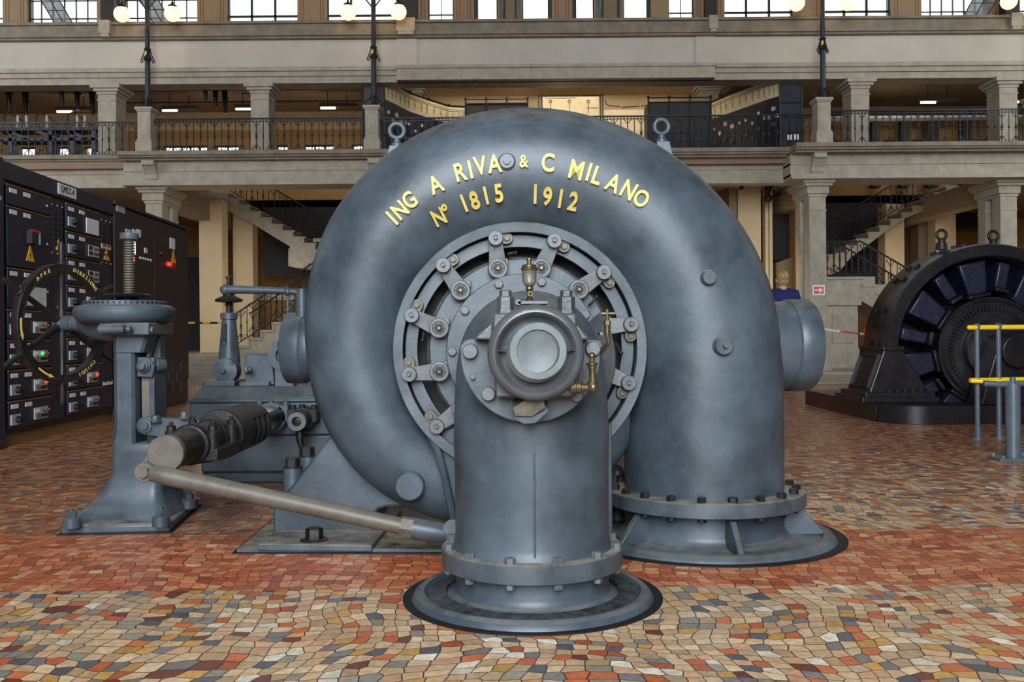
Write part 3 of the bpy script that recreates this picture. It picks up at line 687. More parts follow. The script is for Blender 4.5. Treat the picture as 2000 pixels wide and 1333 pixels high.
# clamp with bolts under the housing
b = B(); b.cyl(P(192, 644, 4.62), P(244, 643, 4.62), 0.021, seg=16); b.cyl(P(246, 643, 4.62), P(256, 643, 4.62), 0.019, seg=6); b.cyl(P(280, 645, 4.7), P(300, 645, 4.7), 0.02, seg=6)
b.bb(XY(200, 4.7), XY(296, 4.7), 4.66, 5.02, gz(655), gz(632)); mk('clamp_bracket', b, IRONL, ST, bev=0.006)
nW = V((0.95, -0.31, 0)).normalized(); WC = P(121, 632, 4.93); GC = V((GX, 4.86, gz(630)))
b = B(); d = (GC - WC); b.cone_prof(WC + nW * 0.05, GC, [(0, .036), (.12, .036), (.13, .042), (.22, .042), (.23, .05), (.3, .062), (.45, .085), (.62, .095), (1, .1)], 32); mk('gear_nose', b, IRON, ST, smooth=45)
T = frame(WC, nW)
HW = None
b = B(); b.lathe([(0.268, -0.02), (0.308, -0.022), (0.31, -0.018), (0.31, 0.018), (0.308, 0.022), (0.268, 0.02), (0.268, -0.02)], T, 96, cap=False)
for a0 in range(0, 6):
    for rr_ in (0.272, 0.304): b.lathe([(rr_ - .003, 0.02), (rr_ - .003, 0.025), (rr_ + .003, 0.025), (rr_ + .003, 0.02)], T, 12, a0=math.radians(-90 + 60 * a0 + 8), a1=math.radians(-90 + 60 * a0 + 52))
HW = mk('handwheel_rim', b, IROND, ST, smooth=40)
b = B(); b.sphere(WC, 0.045, 20, 12); b.cyl(WC - nW * .03, WC + nW * .07, 0.04, seg=24); mk('handwheel_hub', b, IRON, ST)
for k in range(6):
    a = math.radians(90 + 60 * k); d = T.to_3x3() @ V((math.cos(a), math.sin(a), 0))
    b = B(); b.cone_prof(WC + d * 0.02, WC + d * 0.425, [(0, .022), (.3, .016), (.6, .014), (.64, .022), (.74, .022), (.75, .013), (.97, .015), (1, .011)], 14); mk('handwheel_spoke', b, IROND, ST)
def arc_text(txt, a_mid, span):
    b = B(); n = len(txt)
    for i, ch in enumerate(txt):
        a = math.radians(a_mid + span / 2 - span * i / (n - 1)); rad = V((math.cos(a), math.sin(a), 0)); up = rad
        x = V((math.sin(a), -math.cos(a), 0)); M = Matrix.Identity(4)
        for j in range(3): M[j][0] = x[j]; M[j][1] = up[j]; M[j][2] = (0, 0, 1)[j]; M[j][3] = (rad * 0.288 + V((0, 0, 0.0215)))[j]
        put_text(b, ch, 0.02, T @ M, 0.004)
    return b
mk('rim_lettering', arc_text('APRE', 120, 17), GOLD, HW); mk('rim_lettering', arc_text('DIREZIONE', 58, 36), GOLD, HW); mk('rim_lettering', arc_text('CHIUDI', -58, 24), GOLD, HW)
for a0, sgn in ((186, 1), (243, 1)):
    b = B(); poly = []
    for t in range(7): a = math.radians(a0 - 11 + 16 * t / 6); poly.append((0.283 * math.cos(a), 0.283 * math.sin(a)))
    a = math.radians(a0 + 5); poly.append((0.278 * math.cos(a), 0.278 * math.sin(a))); a = math.radians(a0 + 11); poly.append((0.288 * math.cos(a), 0.288 * math.sin(a))); a = math.radians(a0 + 5); poly.append((0.298 * math.cos(a), 0.298 * math.sin(a)))
    for t in range(7): a = math.radians(a0 + 5 - 16 * t / 6); poly.append((0.293 * math.cos(a), 0.293 * math.sin(a)))
    b.prism(poly, T @ Matrix.Translation((0, 0, 0.0215)), 0.003); mk('painted_arrow', b, GOLD, HW)
# nut block, drop bar
YD = 4.78
b = B(); b.poly3([P(268, 698, YD), P(268, 736, YD), P(297, 738, YD), P(302, 715, YD), P(292, 702, YD), P(282, 698, YD)], (0, 0.12, 0)); p = P(281, 716, YD)
b.lathe([(0.036, 0), (0.036, .012), (0.028, .014), (0.028, .022), (0.019, .024), (0.019, .036), (.016, .04)], frame(p, (0, -1, 0)), 28); b.cyl(p + V((0.03, .06, 0)), p + V((0.07, .1, .0)), 0.04, 0.03, seg=20); mk('crosshead', b, IRON, ST, bev=0.003)
b = B(); b.poly3([P(276, 735, YD + .04), P(299, 735, YD + .04), P(303, 825, YD + .04), P(277, 825, YD + .04)], (0, 0.03, 0)); b.bb(XY(277, YD), XY(284, YD), YD + .05, YD + .09, ZY(280, 700, YD), ZY(280, 672, YD)); mk('drop_link', b, ROD, ST, bev=0.003)

# ================================================================== REGULATING SHAFT
SXX = XY(322, 4.0); SZ = ZY(322, 886, 4.0)
SH = thing('regulating_shaft', 'dark horizontal shaft with slotted drum, crank and long dusty rod beside the handwheel stand', 'shaft linkage', (SXX, 4.6, 0))
A = V((0, 1, 0))
def sp(y): return V((SXX, y, SZ))
b = B(); b.cyl(sp(4.01), sp(4.3), 0.076, seg=40); mk('main_shaft', b, IROND, SH)
b = B(); b.cyl(sp(3.992), sp(4.03), 0.0775, seg=40, ch=0.003)
pin = P(285, 922, 3.98)
d = pin - sp(4.0); d.y = 0; n = V((-d.z, 0, d.x)).normalized(); poly = []
b.poly3([sp(4.0) + n * 0.0765 - d.normalized() * 0.01, sp(4.0) - n * 0.0765 - d.normalized() * 0.01, pin + V((0, .02, 0)) - n * 0.042, pin + V((0, .02, 0)) + n * 0.042], (0, 0.07, 0))
b.lathe([(0.042, 0), (0.042, 0.1)], frame(pin + V((0, 0.11, 0)), (0, -1, 0)), 28); mk('crank_arm', b, ROD, SH, bev=0.004)
b = B(); b.lathe([(0.04, 0), (0.042, .004), (0.042, 0.06), (0.039, .064), (0.0225, .064), (0.0225, .078), (.02, .08)], frame(pin + V((0, 0.04, 0)), (0, -1, 0)), 28); b.cyl(pin + V((-.01, -.036, -.005)), pin + V((.024, -.036, .02)), 0.004, seg=8); mk('crank_pin', b, ROD, SH)
b = B(); b.lathe([(0.088, 4.28), (0.094, 4.29), (0.094, 4.36), (0.082, 4.37), (0.082, 4.56), (0.094, 4.57), (0.094, 4.66), (0.08, 4.67)], Matrix.Translation((SXX, 0, SZ)) @ Matrix.Rotation(-PI / 2, 4, 'X'), 40)
for s in (-1, 1):
    for y in (4.33, 4.62):
        q = V((SXX + s * 0.095, y, SZ + 0.06)); b.cyl(q - V((0, 0, .1)), q, 0.028, seg=18); b.hexbolt(q, (0, 0, 1), 0.022, 0.026, rot=y); b.cyl(q + V((0, 0, .02)), q + V((0, 0, .042)), 0.01, seg=8)
b.bb(SXX - .125, SXX + .125, 4.3, 4.66, SZ - 0.075, SZ - 0.02)
b.poly3([V((SXX - .12, 4.36, SZ - 0.07)), V((SXX + .12, 4.36, SZ - .07)), V((SXX + .07, 4.4, 0.36)), V((SXX - 0.30, 4.72, 0.28)), V((SXX - 0.34, 4.72, SZ - .08))], (0, 0.2, 0))
mk('bearing_block', b, IROND, SH, bev=0.004)
b = B(); RM = Matrix.Translation((SXX, 0, SZ)) @ Matrix.Rotation(-PI / 2, 4, 'X')
b.lathe([(0.06, 4.67), (0.06, 4.72), (0.122, 4.725), (0.125, 4.73), (0.125, 4.76), (0.113, 4.765)], RM, 48)
b.lathe([(0.113, 4.765), (0.122, 4.77), (0.122, 4.97)], RM, 48, cap=False)
SL = [(4.97, 5.03), (5.07, 5.13), (5.17, 5.23)]; last = 4.96
for (ya_, yb_) in SL:
    b.ring(RM, 0.1, 0.122, last, ya_, 48); b.lathe([(0.1, ya_ - .002), (0.122, ya_ - .002), (0.122, yb_ + .002), (0.1, yb_ + .002), (0.1, ya_ - .002)], RM, 40, a0=math.radians(40), a1=math.radians(40 + 290)); last = yb_
b.ring(RM, 0.1, 0.122, last, 5.28, 48); b.ring(RM, 0.02, 0.118, 5.25, 5.275, 40)
mk('spring_drum', b, IROND, SH, smooth=35)
b = B(); b.lathe([(0.1, 4.8), (0.1, 5.25)], RM, 32); mk('drum_core', b, ROD, SH)
b = B(); b.lathe([(0.03, 5.25), (0.03, 5.95)], RM, 24); mk('thin_shaft', b, IROND, SH)
# lever to the stand
b = B(); q0 = P(284, 832, 4.72); q1 = sp(4.72); d = (q1 - q0); n = V((-d.z, 0, d.x)).normalized()
b.poly3([q0 + n * 0.045, q0 - n * 0.045, q1 - n * 0.06, q1 + n * 0.06], (0, 0.04, 0)); b.lathe([(0.045, -.045), (0.045, .004), (0.036, .006), (0.036, .014), (.022, .016), (.022, .026)], frame(q0, (0, -1, 0)), 28); b.hexbolt(P(304, 835, 4.7) + V((0, 0, .03)), (0, 0, 1), 0.022, .03); b.hexbolt(P(360, 828, 4.7) + V((0, 0, .03)), (0, 0, 1), 0.02, .03)
mk('shaft_lever', b, IRON, SH, bev=0.003)
r0 = pin + V((0.0, 0.0, 0)); r1 = P(792, 1030, 3.93); r2 = P(868, 1043, 3.93)
b = B(); b.cone_prof(r0, r1, [(0, .02), (.03, .036), (.08, .038), (1, .0345)], 24); mk('pull_rod', b, ROD, SH)
b = B(); dd = (r2 - r1).normalized(); b.cyl(r1 - dd * .02, r1 + dd * .035, 0.044, seg=6); mk('lock_nut', b, ROD, SH)
b = B(); b.cone_prof(r1 + dd * .03, P(905, 1049, 3.93), [(0, .043), (.5, .045), (.6, .04), (1, .036)], 24); b.lathe([(0.036, -.04), (0.036, .04)], frame(P(884, 1038, 3.93), (0, -1, 0.6)), 20); mk('rod_clevis', b, IRON, SH)

# ================================================================== GOVERNOR BOX
YG = 6.1
GV = thing('governor_cabinet', 'low blue-grey iron governor box behind the turbine with small tapered column, lever and oil bearings', 'governor', (-1.5, 6.6, 0))
b = B(); x1 = -0.75
b.bb(XY(390, YG), x1, YG, 7.3, 0.06, ZY(500, 850, YG)); b.bb(XY(386, YG), x1, YG - 0.06, 7.35, 0.0, 0.06)
mk('lower_case', b, IRON, GV, bev=0.015)
b = B(); xa_, xb_ = XY(370, YG), XY(383, YG); za, zb, zc_ = ZY(500, 850, YG), ZY(500, 786, YG), ZY(500, 758, YG)
b.bb(xa_, x1, YG - .02, 7.35, za, zb)
b.bb(xa_ - .015, x1, YG - .035, 7.36, zb - .0, zb + .022)
b.hexa([V((xa_ + .01, YG, zb + .02)), V((x1, YG, zb + .02)), V((x1, 7.3, zb + .02)), V((xa_ + .01, 7.3, zb + .02))], [V((xb_, YG + .08, zc_)), V((x1, YG + .08, zc_)), V((x1, 7.25, zc_)), V((xb_, 7.25, zc_))])
mk('upper_case', b, IRON, GV, bev=0.008)
def bearing(px, py, rpx, Y0, name, black, feet=True):
    p = P(px, py, Y0); r = rpx * Y0 / FL
    b = B(); b.lathe([(r * .55, 0.02), (r, 0.0), (r * 1.05, -.03), (r * 1.05, -(YG - Y0) - .05)], frame(p, (0, -1, 0)), 36)
    b.lathe([(r * 1.25, -.1), (r * 1.3, -.12), (r * 1.3, -(YG - Y0) - .05)], frame(p, (0, -1, 0)), 36)
    for s in (-1, 1): b.bb(p.x + s * r * 1.05 - .03, p.x + s * r * 1.05 + .03, Y0 + .1, YG, p.z - r * .3, p.z + r * 1.05); b.hexbolt(V((p.x + s * r * 1.1, Y0 + .16, p.z + r * 1.05)), (0, 0, 1), .02, .025)
    b.cyl(p + V((0, .12, r)), p + V((0, .12, r + .035)), .02, seg=12)
    o = mk('shaft_bearing', b, black, GV, bev=0.003); return p, r, o
bearing(520, 820, 24, 5.88, 'a', IRON)
p, r, o = bearing(582, 823, 19, 5.85, 'b', IROND)
b = B(); b.ring(frame(p, (0, -1, 0)), r * .5, r * .95, 0, .04, 32); b.lathe([(r * .5, 0.0), (r * .5, .01)], frame(p, (0, -1, 0)), 24); mk('bearing_cap', b, LEVER, o)
b = B(); b.tube([p + V((0, .05, -r)), p + V((.004, .03, -r - .06)), p + V((.015, .03, -r - .12)), p + V((.01, .03, -r - .3))], [.03, .022, .014, .012], 12); mk('drain_pipe', b, IROND, GV)
p = P(405, 757, YG + .3); b = B(); b.hexbolt(p, (0, 0, 1), .03, .04); mk('lid_bolt', b, IRON, GV)
YC = 6.45
b = B(); zc2 = zc_
b.bb(XY(411, YC), XY(470, YC), 6.3, 6.62, zc2, zc2 + .035); b.bb(XY(478, YC), XY(536, YC), 6.3, 6.7, zc2, zc2 + .03); mk('column_foot', b, IRONL, GV, bev=.005)
cx = XY(446, YC)
def qz(py): return ZY(446, py, YC)
b = B(); b.sphere((cx, 6.42, qz(724)), 0.075, 28, 16); b.lathe([(0.09, -.02), (0.085, .07), (.05, .075), (.018, .08), (.018, .095), (.014, .1)], frame((cx, 6.42, qz(724)), (0, -1, 0)), 32)
for a in (45, 135, 225, 315): b.hexbolt((cx + .075 * math.cos(math.radians(a)), 6.36, qz(724) + .075 * math.sin(math.radians(a))), (0, -1, 0), .016, .02, wash=False)
b.cyl((cx, 6.45, zc2 + .03), (cx, 6.45, qz(735)), .06, seg=24); BH = mk('ball_housing', b, IRON, GV)
b = B(); T = frame((cx + .005, 6.45, 0), (0, 0, 1))
b.lathe([(0.072, qz(712)), (0.068, qz(690)), (0.047, qz(626)), (0.047, qz(624)), (0.057, qz(624)), (0.057, qz(612)), (0.04, qz(611))], T, 32); b.cyl((cx - .008, 6.45 - .05, qz(632)), (cx - .008, 6.45 - .066, qz(675)), .012, seg=10); CO = mk('tapered_column', b, IRON, GV)
b = B(); b.bb(cx - .02, cx + .006, 6.375, 6.395, qz(672), qz(632)); mk('slot_plate', b, IROND, CO)
b = B(); b.lathe([(0.03, qz(612)), (0.018, qz(610)), (0.018, qz(598)), (0.03, qz(597)), (0.02, qz(592)), (0.088, qz(590)), (0.093, qz(586)), (0.085, qz(584)), (0.04, qz(578)), (.032, qz(572)), (.025, qz(572))], T, 40); b.lathe([(.02, qz(573)), (.035, qz(571)), (.035, qz(561)), (.02, qz(559)), (.02, qz(555)), (.012, qz(554)), (.012, qz(545)), (.02, qz(544)), (.02, qz(541)), (.012, qz(540))], T, 24); mk('small_handwheel', b, IROND, GV)
b = B(); l0 = P(440, 566, 6.42); l1 = P(590, 572, 6.42); b.tube([l0, P(470, 566, 6.42), P(560, 569, 6.42), l1], [.03, .028, .022, .022], 12); b.sphere(l0, .036, 14, 8); b.sphere(P(562, 570, 6.42), .03, 12, 8); b.sphere(P(589, 572, 6.42), .026, 12, 8); b.cyl(P(562, 572, 6.42), P(562, 650, 6.42), .011, seg=10); b.sphere(P(562, 606, 6.42), .018, 10, 6); mk('governor_lever', b, IRON, GV)
b = B(); xs = [P(478, 752, 6.35), P(536, 752, 6.35), P(531, 700, 6.35), P(524, 694, 6.35), P(479, 692, 6.35)]
b.poly3(xs, (0, .3, 0)); b.cyl(P(482, 722, 6.35), P(482, 722, 6.28), .022, seg=14); b.sphere(P(488, 722, 6.27), .02, 10, 6); mk('side_box', b, IRON, GV, bev=.006)
b = B(); wc = P(556, 694, 6.3); b.ring(frame(wc, (0, -1, 0)), .055, .105, -.03, .03, 40); b.lathe([(.06, -.02), (.06, -.01)], frame(wc, (0, -1, 0)), 24); b.bb(wc.x - .06, wc.x + .06, 6.28, 6.4, zc2, wc.z - .09)
pts = [P(x, y, 6.2) for x, y in ((556, 662), (548, 664), (545, 672), (545, 692), (550, 702), (558, 704))]; b.tube(pts, .011, 10); mk('pulley', b, IRON, GV)

# ================================================================== SWITCHGEAR CABINETS
K0 = V((-4.31, 8.04, 0)); K1 = V((-4.53, 13.2, 0)); KD = (K1 - K0).normalized(); KN = V((KD.y, -KD.x, 0)); KH = 2.45
def cb(px, py):
    d = ray(px, py); den = d.x * KN.x + d.y * KN.y
    t = ((K0.x) * KN.x + (K0.y) * KN.y) / den
    q = V((d.x * t, d.y * t, HC + d.z * t)); return (q - K0).dot(KD), q.z
def cu(px): return cb(px, 650)[0]
KM = Matrix.Identity(4)
for i in range(3): KM[i][0] = KD[i]; KM[i][1] = (0, 0, 1)[i]; KM[i][2] = KN[i]; KM[i][3] = K0[i]
def rect(b, u0, u1, z0, z1, d0, d1):
    M0 = b.M; b.M = KM; b.bb(u0, u1, z0, z1, d0, d1); b.M = M0
u9, u128, u225, u370 = cu(8), cu(128.5), cu(224), cu(369)
MCC = thing('motor_control_cabinet', 'dark navy motor control cabinet of many drawers with a white QMCC-4 nameplate', 'electrical cabinet', K0 + KD * (u9 + u225) / 2)
b = B(); rect(b, u9 + .004, u225 - .004, 0.1, KH, -0.7, -0.03); mk('cabinet_body', b, NAVYD, MCC)
b = B(); rect(b, u9 + .01, u225 - .01, 0, 0.13, -0.65, -0.06); mk('plinth', b, mat('ochre_plinth_paint', (120, 92, 44), 0.5), MCC)
zh = cb(16, 352)[1]
b = B(); rect(b, u9 + .01, u225 - .006, zh, KH, -0.03, 0.0); HD = mk('header_panel', b, NAVY, MCC, bev=.006)
b = B(); rect(b, cb(113, 370)[0], cb(148, 370)[0], cb(130, 384)[1], cb(130, 363)[1], 0, .006); NP = mk('nameplate', b, WHITE, HD)
b = B(); q = (cb(113, 370)[0] + cb(148, 370)[0]) / 2; Tq = KM @ Matrix.Translation((q, (cb(130, 384)[1] + cb(130, 363)[1]) / 2, .007)); wn = cb(148, 370)[0] - cb(113, 370)[0]
put_text(b, 'QMCC-4', 0.075, Tq, .003, width=wn * .72); mk('nameplate_lettering', b, INK, HD)
def labelrect(b, u, z, w, h, d=.004): rect(b, u, u + w, z - h, z, -0.002, d)
def triangle(b, u, z, s, d=.004):
    b.poly3([KM @ V((u, z, -.001)), KM @ V((u + s, z, -.001)), KM @ V((u + s / 2, z + s * .9, -.001))], KN * (d + .001))
def bolt_sign(parent, u, z, s):
    b = B(); triangle(b, u, z, s); o = mk('warning_sign', b, YEL, parent)
    b = B(); m = u + s / 2
    b.poly3([KM @ V((m + .1 * s, z + .6 * s, .0035)), KM @ V((m - .1 * s, z + .32 * s, .0035)), KM @ V((m + .02 * s, z + .32 * s, .0035)), KM @ V((m - .06 * s, z + .1 * s, .0035)), KM @ V((m + .12 * s, z + .38 * s, .0035)), KM @ V((m + .0 * s, z + .38 * s, .0035))], KN * .002); mk('lightning_mark', b, INK, parent)
def rotary(parent, u, z, su, sz):
    b = B(); rect(b, u, u + su, z - sz / 2, z + sz / 2, 0, .012); mk('switch_plate', b, LGREY, parent)
    b = B(); T = KM @ Matrix.Translation((u + su * .6, z, .01)); b.lathe([(sz * .34, 0), (sz * .32, .025), (sz * .2, .027), (sz * .2, .05)], T, 20); rect(b, u + su * .3, u + su * 1.3, z - .012, z + .014, .025, .06); mk('rotary_handle', b, INK, parent)
    b = B(); rect(b, u + su * 1.29, u + su * 1.36, z - .009, z + .009, .035, .05); mk('handle_tip', b, REDP, parent)
def statuspanel(parent, u, z, w, h, lit):
    b = B(); rect(b, u, u + w, z - h / 2, z + h / 2, 0, .012); mk('button_panel', b, LGREY, parent)
    b = B(); rect(b, u + w * .08, u + w * .34, z - h * .4, z - h * .02, .012, .015); mk('tag_plate', b, TRIMY, parent)
    b = B(); rect(b, u + w * .08, u + w * .34, z + h * .1, z + h * .4, .012, .015); mk('tag_plate', b, WHITE, parent)
    for q, m in ((.56, GREENP), (.82, REDP)):
        b = B(); b.lathe([(.015, 0), (.013, .014)], KM @ Matrix.Translation((u + w * q, z + h * .22, .012)), 16); mk('push_button', b, (LEDR if lit == 'r' else m) if m is REDP else (LEDG if lit == 'g' else m), parent)
    b = B(); rect(b, u + w * .42, u + w * .94, z - h * .38, z - h * .08, .012, .016); mk('dark_display', b, INK, parent)
def relay(parent, u, z, w, h):
    b = B(); rect(b, u - w * .12, u + w * 1.12, z - h * .62, z + h * .62, 0, .012); mk('relay_frame', b, INK, parent)
    b = B(); rect(b, u, u + w, z - h / 2, z + h / 2, .01, .016); mk('relay_face', b, LGREY, parent)
    for i in range(2): b = B(); rect(b, u + w * .06, u + w * .34, z + h * (.1 - .45 * i), z + h * (.4 - .45 * i), .016, .02); mk('relay_display', b, INK, parent)
    for i in range(5): b = B(); b.lathe([(.012, 0), (.011, .01)], KM @ Matrix.Translation((u + w * (.5 + .18 * i if i < 3 else .62 + .2 * (i - 3)), z + (h * .22 if i > 2 else -h * .22), .016)), 12); mk('relay_button', b, INK, parent)
PGREEN = mat('pale_green_plate', (196, 212, 200), .4)
def column(px0, px1, pxd, ys, pxr, specs):
    u0, u1, ud = cu(px0), cu(px1), cu(pxd); zs = [cb(pxr, y)[1] for y in ys]
    for i, sp_ in enumerate(specs):
        zt_, zb_ = zs[i], zs[i + 1]; w = u1 - u0
        b = B(); rect(b, u0, u1, zb_ + .012, zt_ - .012, -0.03, 0.0); dr = mk('drawer', b, NAVY, MCC, bev=.004)
        b = B(); rect(b, u0 - .01, u1, zt_ - .012, zt_ - .003, -.012, .006); mk('trim_strip', b, TRIMY, MCC)
        for du in (.05, .36):
            b = B(); labelrect(b, u0 + du * w, zt_ - .03, .15 * w, .038); mk('drawer_label', b, WHITE, dr)
        b = B(); b.lathe([(.012, 0), (.01, .01)], KM @ Matrix.Translation((u1 - .09 * w, (zt_ + zb_) / 2, 0)), 12); mk('lock', b, LGREY, dr)
        zm = (zt_ + zb_) / 2 - .02
        for s in sp_:
            if s == 'rot': rotary(dr, u0 + .03 * w, zm - .02, .2 * w, .09)
            elif s[0] == 'S': statuspanel(dr, u0 + w * .56, zm, .31 * w, .105, s[1])
            elif s == 'relay': relay(dr, u0 + w * .58, zm, .34 * w, .12)
            elif s == 'sheet':
                b = B(); rect(b, u0 + w * .56, u0 + w * .94, zm - .09, zm + .07, 0, .008); mk('paper_sheet', b, WHITE, dr)
            elif s == 'brk':
                b = B(); rect(b, u0 + w * .42, u0 + w * .58, zm - .01, zm + .11, 0, .05); mk('breaker', b, INK, dr)
                b = B(); rect(b, u0 + w * .44, u0 + w * .62, zm + .095, zm + .115, .02, .054); mk('breaker_band', b, REDP, dr)
                b = B(); rect(b, u0 + w * .58, u0 + w * .62, zm - .01, zm + .095, .0, .052); mk('breaker_side', b, LGREY, dr)
            elif s == 'warn': bolt_sign(dr, u0 + w * .4, zb_ + .08, .16)
            elif s == 'panel':
                b = B(); rect(b, u0 + w * .26, u0 + w * .86, zm - .12, zm + .05, 0, .01); mk('mimic_panel', b, PGREEN, dr)
    # duct
    b = B(); u2 = ud + .0; u3 = cu(pxd + (28 if px0 < 50 else 24)); rect(b, ud + .012, u3 - .02, zs[-1] + .012, zs[0] - .012, -.03, -.004); du = mk('wiring_duct', b, NAVY, MCC, bev=.003)
    ww = u3 - ud
    for blk in (0, 1):
        b = B(); zz0 = zs[0] - .12 if blk == 0 else zs[-1] + .5
        for i in range(7):
            for s in (.2, .55): rect(b, ud + ww * s, ud + ww * (s + .25), zz0 - .05 * i - .02, zz0 - .05 * i, -.006, .004)
        mk('vent_louvres', b, NAVYD, du)
    b = B()
    for f in (.12, .5, .86): b.lathe([(.009, 0), (.008, .006)], KM @ Matrix.Translation((ud + ww * f, zs[0] - .06, -.004)), 8); b.lathe([(.009, 0), (.008, .006)], KM @ Matrix.Translation((ud + ww * f, zs[0] - .52, -.004)), 8)
    mk('screws', b, LGREY, du)
    return du, ud, ww
da, uda, wwa = column(16, 100, 100, [359, 401, 522, 604, 665, 724, 785, 842], 16, [(), ('brk', 'warn'), ('panel',), ('rot', 'S-'), ('rot', 'Sg'), ('rot', 'Sr'), ('rot', 'S-')])
bolt_sign(da, uda + wwa * .36, cb(112, 489)[1], .12); bolt_sign(da, uda + wwa * .42, cb(112, 603)[1], .13)
db, udb, wwb = column(132, 197, 197, [397, 451, 503, 556, 609, 661, 713, 764, 814], 132, [('rot', 'sheet'), ('rot', 'relay'), ('rot', 'relay'), ('rot', 'S-'), ('rot', 'S-'), ('rot', 'Sg'), ('rot', 'Sr'), ('rot', 'S-')])
bolt_sign(db, udb + wwb * .25, cb(210, 509)[1], .16)
b = B(); rect(b, udb + wwb * .12, udb + wwb * .85, cb(210, 488)[1], cb(210, 478)[1], -.004, .004); mk('pink_tag', b, mat('pinkish_tag', (206, 168, 150), .5), db)
b = B(); rect(b, udb + wwb * .2, udb + wwb * .9, cb(212, 752)[1], cb(212, 745)[1], -.004, .004); mk('white_tag', b, WHITE, db)
# nearest cabinet, cut by the frame
NC = thing('near_cabinet', 'plain dark navy cabinet end cut off by the left edge of the photo', 'electrical cabinet', K0 + KD * (u9 - .45))
b = B(); rect(b, u9 - .9, u9 - .004, 0.0, KH + .02, -.7, 0.01); mk('cabinet_body', b, NAVY, NC, bev=.006)
b = B(); rect(b, u9 - .2, u9 - .05, cb(6, 393)[1], cb(6, 385)[1], .0095, .014); mk('door_label', b, LGREY, NC)
# brown-black cabinet
BC = thing('distribution_cabinet', 'brown-black two-door distribution cabinet with red warning lamp and vent holes, farthest of the row', 'electrical cabinet', K0 + KD * (u225 + u370) / 2)
b = B(); rect(b, u225 + .006, u370, 0.04, KH - .02, -.7, -.02); rect(b, u225, u370 + .03, KH - .03, KH, -.72, .02); rect(b, u225 + .02, u370, 0, .3, -.68, -.03); mk('cabinet_body', b, BROWNC, BC)
um = cu(302.5)
doors = []
for (ua_, ub_) in ((u225 + .02, um - .01), (um + .01, u370 - .02)):
    b = B(); rect(b, ua_, ub_, .34, KH - .05, -.02, 0); doors.append(mk('cabinet_door', b, BROWNC, BC, bev=.004))
def plate(par, px0, px1, pya, pyb, m, nm, d=.006):
    b = B(); ua_, ub_ = cu(px0), cu(px1); pm = (px0 + px1) / 2
    rect(b, ua_, ub_, cb(pm, pyb)[1], cb(pm, pya)[1], -.001, d); return mk(nm, b, m, par)
D0, D1 = doors
plate(D0, 229, 245, 401, 416, LGREY, 'door_label')
for x0, x1 in ((247, 254), (260, 267), (269, 276)): plate(D0, x0, x1, 449, 464, WHITE, 'meter')
plate(D0, 255, 264.5, 472, 497, SCREEN, 'lit_meter', .01); plate(D0, 256, 261, 503, 510, LEDO, 'amber_lamp', .02); plate(D0, 256.5, 263, 508, 514, LGREY, 'lamp_base', .012)
plate(D0, 283, 288, 485, 495, WHITE, 'meter')
b = B()
for i in range(5): u, z = cb(273 + i * 5, 504 + i * 1.2); b.lathe([(.018, 0), (.015, .02)], KM @ Matrix.Translation((u, z, 0)), 10)
mk('small_switches', b, LGREY, D0)
plate(D1, 333, 342.5, 466, 487, WHITE, 'warning_notice'); plate(D1, 334, 343, 514, 525, REDP, 'red_notice'); plate(D1, 328, 333, 513, 520, LEDR, 'red_lamp', .02)
u, z = cb(334, 513); bolt_sign(D1, u, z, .2)
u, z = cb(313, 495); b = B(); b.lathe([(.035, 0), (.03, .03)], KM @ Matrix.Translation((u, z, 0)), 14); rect(b, u, u + .1, z - .01, z + .015, .02, .04); mk('door_handle', b, INK, D1)
b = B(); hole = B()
for i in range(3):
    for j in range(5):
        if (i + j) % 2: continue
        ux, zx = cb(320 + j * 8, 712 + i * 17)
        for q in range(5): rect(b, ux, ux + .09, zx - .03 * q, zx - .03 * q + .012, -.001, .004)
mk('vent_slots', b, ROD, D1)
# ================================================================== THE BUILDING
def zz(y, Y): return HC + (650 - y) * Y / FL            # height for a row read at the picture's middle
def bx(px0, px1, Y): return XY(px0, Y), XY(px1, Y)
b = B(); b.bb(-26, 26, -9, 40, -0.3, 0.0); struct('floor', b, MOSAIC, smooth=0)
b = B(); b.bb(1.6, 10.5, 16.6, 19.55, 0.0, 0.035); b.bb(1.6, 10.5, 19.4, 21.4, 0.0, 0.09); struct('trim_1', b, STONE, bev=.01, smooth=0)
# steps and raised ground floor behind the left columns
b = B()
for i in range(3): b.bb(-16, -2.2, 18.3 + .36 * i, 19.5, 0.17 * i - (0.01 if i == 0 else 0), 0.17 * (i + 1))
b.bb(-16, -2.2, 19.4, 30, 0.0, 0.51); struct('floor_2', b, STONE, bev=.01, smooth=0)
# gallery slab, lips, lower beam
ZL = 4.78
OA0, OA1, OB0, OB1 = XY(392, 24.4), -3.4, XY(1596, 23.2), XY(1925, 24.2)     # stairwell openings through the gallery floor
def slab(b, z0, z1):
    b.bb(-17, 17, 20.5, 21.6, z0, z1); b.bb(-17, 17, 27.0, 28.6, z0, z1)
    for x0, x1 in ((-17, OA0), (OA1, OB0), (OB1, 17)): b.bb(x0, x1, 21.5, 27.1, z0, z1)
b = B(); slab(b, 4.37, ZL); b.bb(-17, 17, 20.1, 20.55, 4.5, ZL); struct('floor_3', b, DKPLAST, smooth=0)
def lip(x0, x1, Y):
    b.bb(x0, x1, Y, 20.4, ZL - .085, ZL); b.bb(x0 + .0, x1, Y + .06, 20.4, ZL - .125, ZL - .085); b.bb(x0 + .02, x1 - .02, Y + .16, 20.4, ZL - .17, ZL - .12)
x238, x775, x1556 = XY(238, 19.8), XY(776, 19.8), XY(1556, 19.4)
b = B(); lip(-17, x238, 20.0); lip(x238, x775, 19.62); lip(x775, x1556, 19.75); lip(x1556, 17, 19.3); struct('trim_2', b, STONEC, smooth=0)
b = B()
